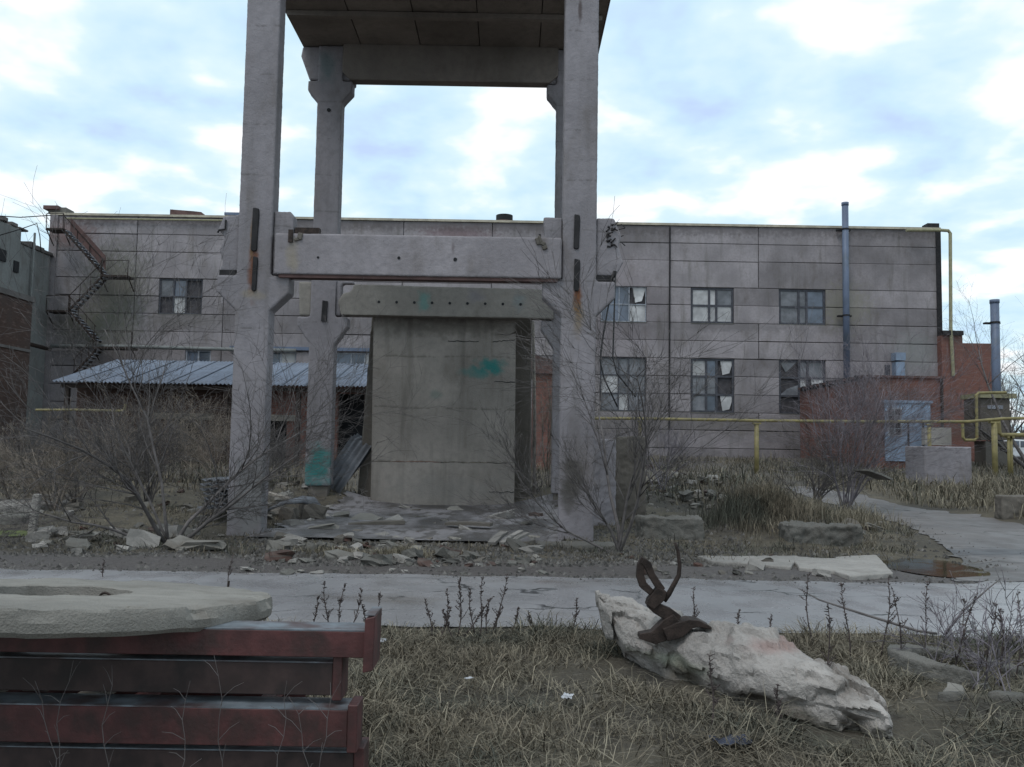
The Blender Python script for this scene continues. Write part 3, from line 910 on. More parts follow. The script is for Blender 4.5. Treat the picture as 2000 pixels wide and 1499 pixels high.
MB().box(a.x - .33, a.x + .33, 57.25, 57.99, P(1755, 705, 57.6).z, P(1755, 690, 57.6).z).build('wall_box_hood', 'bluedoor', fb)
a, b_ = P(1729, 735, 57.9), P(1738, 713, 57.9)
MB().box(a.x, b_.x, 57.9, 57.99, a.z, b_.z).build('vent', 'frame', fb)
# horizontal pipe along the left half
a, b_ = P(98, 676, 57.4), P(460, 683, 57.4)
MB().tube([a, P(255, 677, 57.4), b_, b_ + Vector((4, 0, 0))], 0.12, 8).build('wall_pipe', 'leftwall', smooth=True, label='pale horizontal pipe running along the left factory wall above the shed', cat='pipe')


def stack_pipe(x, ytop, ybot, Y, r_, label):
    a, b_ = P(x, ytop, Y), P(x, ybot, Y)
    t = thing('steel_flue', label, 'flue pipe', (b_.x, Y, b_.z), 'blue-grey steel flues')
    MB().tube([(b_.x, Y, b_.z), (b_.x, Y, a.z)], r_, 14).build('pipe', 'bluepipe', t, smooth=True)
    MB().tube([(b_.x, Y, a.z - .18), (b_.x, Y, a.z + .03)], r_ * 1.12, 14).build('top_collar', 'bluepipe', t, smooth=True)
    for z in (b_.z + (a.z - b_.z) * k for k in (.36, .85)):
        MB().tube([(b_.x, Y, z - .05), (b_.x, Y, z + .05)], r_ * 1.15, 14).build('clamp', 'darkmetal', t)
        MB().box(b_.x - .45, b_.x + .45, Y + r_ * .9, Y + r_ + .25, z - .05, z + .05).build('bracket', 'darkmetal', t)


stack_pipe(1654, 397, 742, 57.4, 0.215, 'tall blue-grey steel flue rising past the factory roof beside the windows')
stack_pipe(1949, 587, 880, 50.7, 0.24, 'blue-grey steel flue at the right end of the red brick wall')

# fire escape on the left
fe = thing('fire_escape', 'rusty zigzag steel fire escape on the left end of the factory', 'stairs', (-29, 57, 1.2))
YF = 56.9


def flight(xa, ya, xb, yb, n, mat='rust'):
    a, b_ = P(xa, ya, YF), P(xb, yb, YF)
    for Y in (YF - .35, YF + .35):
        MB().tube([(a.x, Y, a.z), (b_.x, Y, b_.z)], 0.085, 4).build('stringer', mat, fe)
    for k in range(n):
        t = (k + .5) / n
        c = a + (b_ - a) * t
        MB().box(c.x - .17, c.x + .17, YF - .36, YF + .36, c.z - .03, c.z + .03).build('tread', 'framepale', fe)
    up = Vector((0, -.42, 0.95))
    MB().tube([a + up, b_ + up], 0.03, 5).build('handrail', 'rust', fe)
    for t in (0.05, .35, .65, .95):
        c = a + (b_ - a) * t
        MB().tube([c + Vector((0, -.42, 0)), c + up], 0.025, 4).build('baluster', 'rust', fe)


def landing(x0, x1, y, mat='rust'):
    a, b_ = P(x0, y, YF), P(x1, y, YF)
    MB().box(a.x, b_.x, YF - .5, YF + .6, a.z - .08, a.z + .04).build('landing', mat, fe)
    for q in (a, b_):
        MB().tube([q + Vector((0, -.45, 0)), q + Vector((0, -.45, 1.0))], 0.03, 4).build('baluster', 'rust', fe)
    MB().tube([a + Vector((0, -.45, 1)), b_ + Vector((0, -.45, 1))], 0.03, 4).build('handrail', 'rust', fe)
    for q in (a, b_):
        MB().tube([q + Vector((0, .6, -.9)), q + Vector((0, -.4, -.05))], 0.04, 4).build('brace', 'rust', fe)


landing(97, 130, 450)
flight(128, 450, 208, 540, 13)
landing(203, 255, 541)
flight(206, 541, 138, 610, 10)
landing(97, 140, 609)
flight(140, 609, 192, 668, 9)
landing(188, 262, 680)
flight(195, 682, 148, 733, 8)
a, b_ = P(138, 425, YF - .4), P(206, 500, YF - .4)
MB().add([a, b_, b_ + Vector((0, .04, -.9)), a + Vector((0, .04, -.9)), a + Vector((0, .06, 0)), b_ + Vector((0, .06, 0)), b_ + Vector((0, .1, -.9)), a + Vector((0, .1, -.9))],
         [(0, 1, 2, 3), (4, 7, 6, 5), (0, 4, 5, 1), (3, 2, 6, 7), (0, 3, 7, 4), (1, 5, 6, 2)]).build('guard_sheet', 'rustbrown', fe)

# ------------------------------------------------------------------ left neighbour
lb = thing('panel_building', 'pale grey-green building at the far left edge with crumbling parapet', 'building', (-33, 50, 0.5))
for k, (y0, y1, zt) in enumerate(((44.0, 50.0, 15.6), (50.05, 54.0, 14.7), (54.05, 57.6, 13.8))):
    x = -31.0
    MB().box(x - 8, x - 0.02 * k, y0, y1, 0.3, zt).build('wall', 'leftwall' if k else 'wall', lb, bevel=.03)
    for q in range(5):
        yy = y0 + (y1 - y0) * (q + .2 + .5 * rnd.random()) / 5
        MB().box(x - 1, x + .05, yy, yy + rnd.uniform(.5, 1.3), zt + .003, zt + rnd.uniform(.1, .45)).build('parapet_block', 'render', lb, bevel=.04)
MB().box(-31.02, -30.93, 51.2, 52.4, 12.3, 13.0).build('opening', 'void', lb)
MB().box(-31.02, -30.93, 53.3, 53.8, 11.9, 12.6).build('opening', 'void', lb)
MB().tube([(-30.85, 55.2, 14.8), (-30.85, 55.2, 6.5)], 0.07, 6).build('drain_pipe', 'leftwall', lb)
MB().box(-38, -30.9, 43, 50.2, 0.3, 7.0).build('lower_wall', 'render', lb)
MB().tube([P(52, 665, 54), P(55, 672, 54), P(98, 683, 56.5)], 0.13, 8).build('pipe', 'rust', lb, smooth=True)
bb = thing('brick_annex', 'dark old brick building cut off by the left edge', 'building', (-29, 44, 0.5))
MB().box(-36, -26.9, 40, 48.3, 0.3, 9.2).build('wall', 'brickold', bb)
MB().box(-36, -26.8, 40, 48.4, 9.203, 9.5).build('cornice', 'render', bb)
MB().box(-36, -26.84, 39.95, 48.36, 6.4, 6.55).build('band', 'render', bb)
# wires on the upper left
for pts, nm in (([(-20, 421), (40, 425), (100, 421)], 'upper'), ([(-20, 466), (40, 448), (72, 437), (78, 462), (80, 492)], 'lower')):
    MB().tube([P(x, y, 50) for x, y in pts], 0.03, 5).build('overhead_wire', 'wire', smooth=True, label='thin %s overhead wire against the sky at the far left' % nm, cat='wire')

# ------------------------------------------------------------------ shed with the corrugated roof
sh = thing('brick_shed', 'long low brick shed with blue-grey corrugated roof', 'shed', (-12.5, 40, 0.6))
prof = [math.cos(i * math.pi / 3) * 0.035 for i in range(37)]
me = bpy.data.meshes.new('roof_sheet')
vs, fs = [], []
for s_ in (0, 1):
    for t_ in (0, .018):
        for i in range(37):
            vs.append((i * 1.06 / 36, s_ * 6.35, prof[i] + t_))
for i in range(36):
    fs.append((i, i + 74, i + 75, i + 1))
    fs.append((37 + i, 38 + i, 112 + i, 111 + i))
    fs.append((i, i + 1, i + 38, i + 37))
me.from_pydata(vs, [], fs)
me.shade_smooth()
me.materials.append(M['roofsheet'])
sl = math.atan2(5.63 - 4.13, 6.0)
for k in range(17):
    inst('roof_sheet', me, (-20.1 + k * 1.0, 38.0 + rnd.uniform(-.06, .06), 4.13 + 0.010 * (k % 2) + rnd.uniform(0, .006)), rot=(sl, rnd.uniform(-.002, .002), 0), parent=sh)
MB().box(-19.9, -3.2, 38.3, 38.42, 3.9, 4.06).build('eave_beam', 'rust', sh)
for x in (-19.6, -16, -12.6, -9.4, -6.4):
    MB().box(x - .09, x + .09, 38.27, 38.45, 0.3, 3.89).build('post', 'rust', sh)
# brick wall with openings, set back under the eaves
for x0, x1, z0, z1 in ((-19.8, -15.5, .2, 4.36), (-15.5, -14.2, 2.9, 4.36), (-14.2, -11.6, .2, 4.36), (-11.6, -10.2, 2.9, 4.36), (-10.2, -7.9, .2, 4.36), (-7.9, -6.0, 3.9, 4.36), (-6.0, -3.2, .2, 4.36)):
    MB().box(x0, x1, 39.6, 39.9, z0, z1).build('wall', 'brickold' if x0 < -12 else 'brick', sh)
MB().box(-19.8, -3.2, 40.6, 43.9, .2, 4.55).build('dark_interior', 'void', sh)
MB().box(-12.0, -9.6, 39.4, 39.598, 2.62, 2.9).build('lintel', 'wood', sh)
MB().box(-16.2, -13.5, 39.4, 39.598, 2.62, 2.9).build('lintel', 'wood', sh)
ob = thing('brick_outbuilding', 'red brick outbuilding glimpsed between the upright slab and right column', 'building', (2.2, 40, .6))
MB().box(1.0, 3.3, 40, 43, .3, 5.0).build('wall', 'brick', ob)
MB().prism([(.85, 5.003), (3.4, 5.003), (3.4, 5.2), (.85, 5.9)], 39.8, 43.2).build('roof', 'rustbrown', ob)

# ------------------------------------------------------------------ brick annex on the right
ra = thing('brick_boiler_house', 'red brick boiler house with a blue door at the right end', 'building', (23, 50, .9))
YA = 47.0
aw0, aw1 = P(1690, 748, YA).x, P(1841, 740, YA).x
za = P(1760, 739, YA).z
MB().box(aw0, aw1, YA, 57.7, .4, za).build('wall', 'brick', ra)
MB().box(aw0 - .15, aw1 + .1, YA - .12, 57.6, za + .003, za + .13).build('roof_edge', 'rustbrown', ra)
for k in range(9):
    MB().box(aw0 - .22, aw0 - .02, YA + .6 + k * 1.1, YA + 1.0 + k * 1.1, za - .14, za + rnd.uniform(.14, .2)).build('eave_tile', 'darkmetal', ra)
bx0, bx1 = P(1839, 672, 57.4).x, P(1952, 672, 57.4).x
zb2 = P(1910, 671, 57.4).z
MB().prism([(bx0, .5), (bx1, .5), (bx1, zb2), (P(1880, 672, 57.4).x, zb2 - .003), (P(1880, 672, 57.4).x, zb2 + .5), (bx0, zb2 + .5)], 57.4, 62).build('wall', 'brick', ra)
MB().box(P(1841, 660, 57.3).x, P(1881, 660, 57.3).x, 57.2, 59, zb2 + .503, zb2 + .8).build('roof_edge', 'darkmetal', ra)
MB().tube([(aw1 - .1, YA - .1, za), (aw1 - .1, YA - .1, 2.2)], .08, 8).build('drain_pipe', 'rust', ra)
d0, d1 = P(1727, 787, 46.95), P(1817, 884, 46.95)
dr = MB().box(d0.x, d1.x, 46.86, 46.985, d1.z - .5, d0.z).build('door', 'bluedoor', ra)
MB().box(d0.x - .12, d1.x + .12, 46.80, 46.99, d0.z + .003, d0.z + .14).build('lintel', 'bluedoor', ra)
for x in (P(1773, 850, 46.9).x, P(1802, 850, 46.9).x):
    MB().box(x - .04, x + .04, 46.80, 46.857, P(1800, 890, 46.9).z, P(1800, 826, 46.9).z).build('door_gap', 'darkmetal', dr)
w0, w1 = P(1735, 850, 46.9), P(1758, 799, 46.9)
wo = MB().box(w0.x - .06, w1.x + .06, 46.83, 46.857, w0.z - .06, w1.z + .06).build('door_window', 'framepale', ra)
for i in range(2):
    for j in range(4):
        xa, xb = w0.x + (w1.x - w0.x) * i / 2, w0.x + (w1.x - w0.x) * (i + 1) / 2
        za, zb_ = w0.z + (w1.z - w0.z) * j / 4, w0.z + (w1.z - w0.z) * (j + 1) / 4
        MB().box(xa + .03, xb - .03, 46.81, 46.828, za + .03, zb_ - .03).build('pane', 'void' if (i + j) % 3 else 'glass', wo)
a, b_ = P(1807, 866, 45.5), P(1858, 836, 45.5)
MB().box(a.x, b_.x, 45.5, 45.9, a.z - .1, b_.z).build('gas_cabinet', 'paleconc', label='pale boxy cabinet to the right of the blue door', cat='cabinet')
a, b_ = P(1906, 905, 50), P(1960, 770, 50)
lt = thing('metal_lean_to', 'small dark lean-to beside the yellow pipes at the right edge', 'lean-to', ((a.x + b_.x) / 2, 50, a.z))
MB().box(a.x, b_.x, 49.4, 51.2, P(1930, 860, 50).z, P(1930, 780, 50).z).build('wall', 'darkslab', lt)
MB().box(a.x - .1, b_.x + .3, 49.2, 51.4, P(1930, 779, 50).z, P(1930, 770, 50).z).build('roof', 'yellowpale', lt)
MB().box(a.x + .2, b_.x - .1, 49.3, 50.5, P(1930, 905, 50).z - .3, P(1930, 862, 50).z).build('base', 'oldconc', lt)
MB().box(a.x + .4, b_.x - .4, 49.36, 49.42, P(1930, 800, 50).z, P(1930, 793, 50).z).build('slot', 'framepale', lt)


def pipe(label, px, Y, r_, mat='yellow', name='gas_pipe', group='yellow gas pipes', posts=(), ext=None):
    t = thing(name, label, 'pipe', tuple(P(px[0][0], px[0][1], Y)), group)
    pts = [P(x, y, Y) for x, y in px]
    if ext:
        pts.append(pts[-1] + Vector(ext))
    MB().tube(pts, r_, 10).build('pipe', mat, t, smooth=False)
    for x, y, rr in posts:
        q = P(x, y, Y)
        MB().tube([(q.x, Y + .02, hgt(q.x, Y) - .3), (q.x, Y + .02, q.z - r_)], rr, 8).build('support_post', mat, t, smooth=True)
        MB().box(q.x - rr * 1.6, q.x + rr * 1.6, Y - .1, Y + .14, q.z - r_ - .05, q.z - r_ * .6).build('saddle', mat, t)
    return t


pipe('long yellow gas pipe on posts crossing in front of the factory wall', [(1100, 817), (1250, 818), (1480, 822), (1700, 824), (1890, 824), (1960, 818), (2040, 817)], 40, 0.07, posts=[(1250, 820, .08), (1478, 824, .11), (1815, 826, .09), (1942, 822, .13)])
pipe('yellow gas pipe bending up and over by the lean-to', [(1880, 828), (1881, 855), (1885, 860), (1903, 860), (1908, 856), (1907, 772), (1911, 768), (1965, 767)], 44, 0.075)
pipe('yellow gas pipe dropping from the factory roof corner', [(1770, 450), (1838, 450), (1852, 451), (1856, 456), (1857, 640), (1862, 735)], 57.3, 0.11, mat='yellowpale')
pipe('lower yellow pipe loop at the right frame edge', [(1935, 822), (1950, 822), (1952, 846), (1956, 850), (2040, 850)], 41, 0.10, posts=[(1970, 850, .07), (1975, 850, .07)])
pipe('short yellow pipe by the dark brick building on the left', [(70, 801), (150, 801), (238, 803), (243, 800), (245, 790)], 36, 0.05)
t = pipe('thin yellow gas pipe along the factory parapet', [(128, 427), (435, 431)], 57.8, 0.06, mat='yellowpale')

# ------------------------------------------------------------------ mid-ground concrete pieces
def cblock(name, label, x0, y0, x1, y1, Y, depth, mat='oldconc', cat='block', rot=0.0, vox=.035, disp=.07, zfloor=None):
    a, b_ = P(x0, y0, Y), P(x1, y1, Y)
    zf = hgt((a.x + b_.x) / 2, Y) - .12 if zfloor is None else zfloor
    return MB().box(a.x, b_.x, Y, Y + depth, min(b_.z, zf), a.z).build(name, mat, remesh=vox, disp=disp, dscale=.35, label=label, cat=cat)


cblock('concrete_block', 'big pale concrete cube standing in the grass by the lane', 1805, 872, 1900, 958, 30, 1.5, 'column', disp=.03)
cblock('low_wall', 'low dark wall with light top at the right edge beyond the lane', 1957, 968, 2100, 1020, 20.5, .35, 'darkslab', 'wall')
cblock('concrete_post', 'square concrete post standing behind the right trestle column', 1150, 858, 1203, 985, 18.5, .35, 'column', 'post')
cblock('concrete_wall_stub', 'dark concrete wall stub right of the square post', 1204, 852, 1262, 985, 19.4, .3, 'darkslab', 'wall')
cblock('concrete_kerb', 'concrete kerb block lying in front of the right trestle column', 1050, 1062, 1205, 1082, 14.6, .5, 'oldconc', 'kerb')
cblock('concrete_footing', 'low concrete footing right of the trestle under the leaning tree', 1250, 1010, 1376, 1050, 16.2, .6, 'oldconc', 'footing', disp=.14)
cblock('overgrown_block', 'mossy concrete block under the right bush', 1540, 1026, 1686, 1068, 15.6, .6, 'oldconc', 'block', disp=.16)
cblock('fallen_kerb', 'long kerb stone half buried left of the left trestle column', 80, 1040, 270, 1056, 15.2, .5, 'oldconc', 'kerb')
cblock('concrete_plate', 'flat pale concrete plate at the left frame edge', -60, 985, 62, 1002, 17.5, 1.6, 'paleconc', 'slab')
cblock('broken_block', 'small broken block below the pale plate at the left', -20, 1006, 42, 1030, 16.0, .6, 'oldconc', 'block')
a, b_ = P(62, 1056, 14.8), P(72, 965, 14.8)
MB().obox((a + b_) / 2, (.12, .1, (b_ - a).length), Matrix.Rotation(R(5), 3, 'Y')).build('white_post', 'paleconc', remesh=.02, disp=.01, dscale=.2, label='short whitewashed post leaning near the left edge', cat='post')
puddle('moss_patch', P(20, 1045, 15).x, 15.0, .6, .5, .06, 'moss', 1.2, kind='stuff')
# worn pavement plates right of the trestle
for i, (q, lab) in enumerate([(((1362, 1086), (1560, 1086), (1545, 1108), (1480, 1103), (1390, 1097)), 'left broken pavement plate beside the muddy road edge'),
                              (((1545, 1087), (1640, 1092), (1640, 1116), (1560, 1109)), 'middle broken pavement plate beside the muddy road edge'),
                              (((1632, 1087), (1712, 1084), (1745, 1120), (1660, 1126), (1630, 1116)), 'right broken pavement plate next to the puddle')]):
    g = [G(x, y, .05) for x, y in q]
    n = len(g)
    MB().add([(p.x, p.y, .055) for p in g] + [(p.x, p.y, -.1) for p in g], [tuple(range(n - 1, -1, -1)), tuple(range(n, 2 * n))] + [(i_, (i_ + 1) % n, (i_ + 1) % n + n, i_ + n) for i_ in range(n)]).build(
        'pavement_plate', 'paleconc', remesh=.025, disp=.025, dscale=.3, label=lab, cat='pavement plate')

# ------------------------------------------------------------------ sheets and planks
def corr(name, label, c, size, rot, mat='slate', waves=5, group=None, cat='sheet'):
    n = waves * 6
    vs, fs = [], []
    for s_ in (0, 1):
        for t_ in (0, .02):
            for i in range(n + 1):
                vs.append(((i / n - .5) * size[0], (s_ - .5) * size[1], math.cos(i * math.pi / 3) * size[0] / waves * (.2 if waves < 5 else .12) + t_))
    m = n + 1
    for i in range(n):
        fs += [(i, i + 2 * m, i + 2 * m + 1, i + 1), (m + i, m + i + 1, 3 * m + i + 1, 3 * m + i), (i, i + 1, m + i + 1, m + i), (2 * m + i, 3 * m + i, 3 * m + i + 1, 2 * m + i + 1)]
    me = bpy.data.meshes.new(name)
    me.from_pydata(vs, [], fs)
    me.shade_smooth()
    me.materials.append(M[mat])
    return inst(name, me, c, rot, label=label, cat=cat, group=group)


for k in range(3):
    corr('corrugated_sheet', ['front', 'middle', 'rear'][k] + ' corrugated sheet leaning left of the upright slab', tuple(P(676 + 3 * k, 908, 22.5 + .12 * k) + Vector((0, 0, .03 * k))), (.62, 1.5), tuple((Matrix.Rotation(R(64 + 3 * k), 3, 'X') @ Matrix.Rotation(R(-27 - 3 * k), 3, 'Z')).to_euler()), waves=4, group='leaning corrugated sheets')
for k in range(7):
    corr('stacked_sheet', 'grey corrugated sheet in the stack beside the left trestle column', tuple(P(440, 992 - 9 * k, 17) + Vector((rnd.uniform(-.06, .06), .4, 0))), (.8, 1.2), (0, rnd.uniform(-.06, .06), rnd.uniform(-.2, .2)), group='stacked corrugated sheets')


def plank(name, label, x0, y0, x1, y1, Y0, Y1, wd, th, mat='wood', cat='plank', group=None):
    a, b_ = P(x0, y0, Y0), P(x1, y1, Y1)
    d = (b_ - a).normalized()
    s_ = d.cross(Vector((0, 0, 1))).normalized()
    u = s_.cross(d)
    vs = []
    for q in (a, (a + b_) / 2 + u * .015, b_):
        vs += [q - s_ * wd / 2 - u * th / 2, q + s_ * wd / 2 - u * th / 2, q + s_ * wd / 2 + u * th / 2, q - s_ * wd / 2 + u * th / 2]
    fs = [(3, 2, 1, 0), (8, 9, 10, 11)]
    for k in (0, 4):
        fs += [(k + i, k + (i + 1) % 4, k + (i + 1) % 4 + 4, k + i + 4) for i in range(4)]
    return MB().add(vs, fs).build(name, mat, label=label, cat=cat, group=group)


plank('timber_plank', 'weathered plank sloping down from behind the left trestle column', 520, 962, 590, 985, 19, 18.4, .14, .05)
plank('timber_plank', 'dark plank lying on the trestle floor left of centre', 680, 1026, 790, 1020, 17.4, 17.6, .3, .07, 'darkslab')
plank('timber_plank', 'dark plank lying on the trestle floor right of centre', 872, 1023, 960, 1025, 17.3, 17.1, .25, .06, 'darkslab')
plank('pale_board', 'left pale board propped on the rubble by the right column', 960, 1062, 985, 1040, 14.6, 15.1, .14, .05, 'paleconc', 'board', 'pale boards propped on the rubble')
plank('pale_board', 'middle pale board propped on the rubble by the right column', 980, 1062, 1018, 1038, 14.6, 15.1, .10, .04, 'paleconc', 'board', 'pale boards propped on the rubble')
plank('pale_board', 'right pale board propped on the rubble by the right column', 992, 1064, 1030, 1042, 14.5, 15.0, .10, .04, 'paleconc', 'board', 'pale boards propped on the rubble')
plank('roof_felt_strip', 'long thin curled strip lying at the edge of the rubble', 850, 1097, 950, 1100, 13.1, 12.95, .12, .03, 'paleconc', 'strip')
MB().tube([P(515, 1000, 18), P(555, 982, 18), P(590, 976, 18.2), P(612, 980, 18.4), P(622, 990, 18.4)], [.03, .05, .10, .13, .09], 8, .6).build('metal_sheet_scrap', 'slate', smooth=True, label='crumpled grey metal scrap in the debris behind the left column', cat='scrap')
plank('tilted_board', 'pale board sticking out of the bush on the right', 1682, 918, 1728, 936, 22, 22.4, .5, .05, 'oldconc', 'board')

# cables hanging from the right beam stub
for pts, nm in (([(1199, 548), (1186, 610), (1176, 670), (1172, 705), (1180, 740), (1206, 795)], 'left'), ([(1202, 535), (1200, 600), (1197, 700), (1205, 730), (1242, 776)], 'right')):
    MB().tube([P(x, y, 15.85) for x, y in pts], 0.014, 6).build('hanging_cable', 'wire', smooth=True, label='%s of two black cables dangling from the broken beam stub' % nm, cat='cable')

# ------------------------------------------------------------------ rubble
def chunk_mesh(seed, flat, mat):
    q = random.Random(seed)
    bm = bmesh.new()
    bmesh.ops.create_cube(bm, size=1)
    bmesh.ops.subdivide_edges(bm, edges=bm.edges[:], cuts=1, use_grid_fill=True)
    for v in bm.verts:
        v.co += Vector((q.uniform(-.16, .16), q.uniform(-.16, .16), q.uniform(-.14, .14)))
        v.co.z *= flat
        v.co *= 1 - .12 * v.co.length
    me = bpy.data.meshes.new('chunk')
    bm.to_mesh(me)
    bm.free()
    me.materials.append(M[mat])
    return me


CH = [chunk_mesh(i, (.45, .6, .8, .3)[i % 4], ('paleconc', 'oldconc', 'darkslab', 'ringconc', 'oldconc', 'brickold')[i % 6]) for i in range(12)]


def scatter(n, xr, yr, smin, smax, label, group, name='rubble_chunk', mess=CH, sink=.15, seed=0, pixel=False):
    q = random.Random(seed)
    for i in range(n):
        if pixel:
            g = G(q.uniform(*xr), q.uniform(*yr), .1)
            x, y = g.x, g.y
        else:
            x, y = q.uniform(*xr), q.uniform(*yr)
        s_ = smin * (smax / smin) ** (q.random() ** 1.8)
        k = q.uniform(.7, 1.5)
        mi = q.randrange(len(mess))
        kx = CAMROT.transposed() @ Vector((x, y, -1.6))
        px = 1000 + FPX * kx.x / -kx.z
        x_lo, x_hi = (xr if pixel else (0, 2000))
        third = ('left', 'middle', 'right')[max(0, min(2, int(3 * (px - x_lo) / (x_hi - x_lo))))]
        size = 'large' if s_ > smin + .45 * (smax - smin) else 'medium' if s_ > smin + .15 * (smax - smin) else 'small'
        lab = '%s %s, %s part' % (size, label, third)
        inst(name, mess[mi], (x, y, hgt(x, y) + s_ * sink), (q.uniform(-.35, .35), q.uniform(-.35, .35), q.uniform(0, 6.3)), (s_ * k, s_, s_ * q.uniform(.6, 1.1)), label=lab, cat='rubble', group=group)


scatter(125, (530, 1055), (1042, 1092), .07, .38, 'broken concrete chunk in the rubble strip between the road and the trestle', 'rubble in front of the trestle', seed=1, pixel=True)
scatter(24, (560, 1080), (985, 1035), .08, .3, 'concrete chunk lying on the trestle floor', 'chunks on the trestle floor', name='floor_debris', seed=2, pixel=True)
scatter(26, (520, 620), (975, 1020), .12, .45, 'debris chunk heaped behind the left trestle column', 'debris behind the left column', name='debris_chunk', seed=3, pixel=True, sink=.35)
scatter(60, (1205, 1400), (930, 1000), .12, .5, 'rubble chunk in the heap right of the trestle', 'rubble right of the trestle', name='rubble_block', seed=4, pixel=True)
scatter(34, (1340, 1420), (965, 1005), .12, .35, 'pale rubble chunk in the light heap below the grassy mound', 'pale rubble heap', name='pale_rubble', seed=5, pixel=True, mess=[CH[0], CH[1], CH[8], CH[9]], sink=.5)
scatter(40, (60, 430), (960, 1060), .1, .45, 'chunk of debris among the bushes on the left', 'debris among the left bushes', name='debris_chunk', seed=6, pixel=True)
scatter(36, (1200, 1700), (1070, 1112), .06, .22, 'stone along the muddy edge of the road', 'stones along the road edge', name='stone', seed=7, pixel=True)
scatter(30, (1530, 1730), (1005, 1040), .1, .35, 'stone piled on the block under the right bush', 'stones under the right bush', name='stone', seed=8, pixel=True)
scatter(12, (480, 1100), (1092, 1112), .06, .16, 'white stone at the far road edge', 'white stones at the far road edge', name='white_stone', seed=9, pixel=True, mess=[CH[0], CH[1]])
scatter(22, (60, 440), (1035, 1068), .12, .5, 'pale flat piece of concrete on the left roadside', 'pale pieces on the left roadside', name='concrete_piece', seed=31, pixel=True, mess=[CH[0], CH[3], CH[6], CH[9]])
scatter(26, (600, 1080), (1000, 1040), .15, .55, 'flat broken slab piece on the trestle floor', 'flat fragments on the trestle floor', name='floor_fragment', seed=32, pixel=True, mess=[CH[3], CH[7], CH[11], CH[0]], sink=.02)
# fine gravel as one mass
q = random.Random(21)
b = MB()
for i in range(15000):
    if i % 3 == 0:
        x, y = q.uniform(-9, 8), (12.6 + abs(q.gauss(0, 1.0)) if q.random() < .6 else 11.3 + q.gauss(0, .35))
    elif i % 3 == 1:
        g = G(q.uniform(480, 1450), q.uniform(1030, 1100), .05)
        x, y = g.x, g.y
    else:
        x, y = q.uniform(-9, 9), q.uniform(14, 30)
    s_ = q.uniform(.012, .045) * (1 + (y - 12) * .03)
    z = hgt(x, y) + s_ * .3
    a = q.uniform(0, 6.28)
    vs = [(x + s_ * math.cos(a + k * 1.57) * q.uniform(.7, 1.3), y + s_ * math.sin(a + k * 1.57) * q.uniform(.7, 1.3), z - s_ * .5) for k in range(4)] + [(x + q.uniform(-.3, .3) * s_, y, z + s_ * q.uniform(.3, .8))]
    b.add(vs, [(0, 1, 4), (1, 2, 4), (2, 3, 4), (3, 0, 4)])
b.build('gravel', 'gravel', label='fine gravel and crumbled concrete around the trestle', cat='gravel', kind='stuff')


# ------------------------------------------------------------------ shrubs and trees
def branch(tw, p, d, length, r_, level, q, droop, spread, kids):
    n = 7 if level == 0 else 5 if level == 1 else 3
    cur = Vector((q.gauss(0, .09), q.gauss(0, .09), q.gauss(0, .05)))
    pts, rad = [p.copy()], [r_]
    c, dd = p.copy(), d.normalized()
    for i in range(n):
        dd = (dd + cur + Vector((q.gauss(0, .10), q.gauss(0, .10), q.gauss(0, .08) + droop))).normalized()
        c = c + dd * length / n
        pts.append(c.copy())
        rad.append(max(.0022, r_ * (1 - .75 * (i + 1) / n)))
    tw.append((level, pts, rad))
    if level >= len(kids):
        return
    for k in range(kids[level]):
        t = q.uniform(.2, 1.0) if level else q.uniform(.25, 1.0)
        i = min(n - 1, int(t * n))
        s_ = pts[i].lerp(pts[i + 1], t * n - i)
        ax = (pts[i + 1] - pts[i]).normalized()
        o_ = ax.orthogonal().normalized()
        o_.rotate(Matrix.Rotation(q.uniform(0, 6.28), 3, ax))
        nd = (ax * q.uniform(.7, 1.2) + o_ * q.uniform(.45, 1.0) * spread).normalized()
        branch(tw, s_, nd, length * q.uniform(.38, .62), max(.003, rad[i] * q.uniform(.4, .6)), level + 1, q, droop, spread, kids)


def shrub(name, label, base, stems, seed, mat, kids=(9, 6, 5), r0=.03, droop=.03, spread=1.0, cat='bush', group=None, rmin=1.0):
    """stems: list of (direction, length)"""
    q = random.Random(seed)
    tw = []
    base = Vector(base)
    for d, ln in stems:
        branch(tw, base + Vector((q.uniform(-.08, .08), q.uniform(-.08, .08), -.1)), Vector(d), ln, r0 * q.uniform(.7, 1.1), 0, q, droop, spread, kids)
    t = thing(name, label, cat, base, group)
    a, c = MB(), MB()
    for lv, pts, rad in tw:
        (a if lv == 0 else c).tube(pts, [r_ * rmin for r_ in rad], 6 if lv == 0 else 4 if lv == 1 else 3)
    a.build('trunk', mat, t, smooth=True)
    c.build('crown', mat, t, smooth=True)
    return t


def fan(n, seed, tilt, l0, l1, squash=1.0):
    q = random.Random(seed)
    r_ = []
    for i in range(n):
        a = q.uniform(0, 6.28)
        k = q.uniform(.1, 1) * tilt
        r_.append(((math.cos(a) * k, math.sin(a) * k * squash, 1), q.uniform(l0, l1)))
    return r_


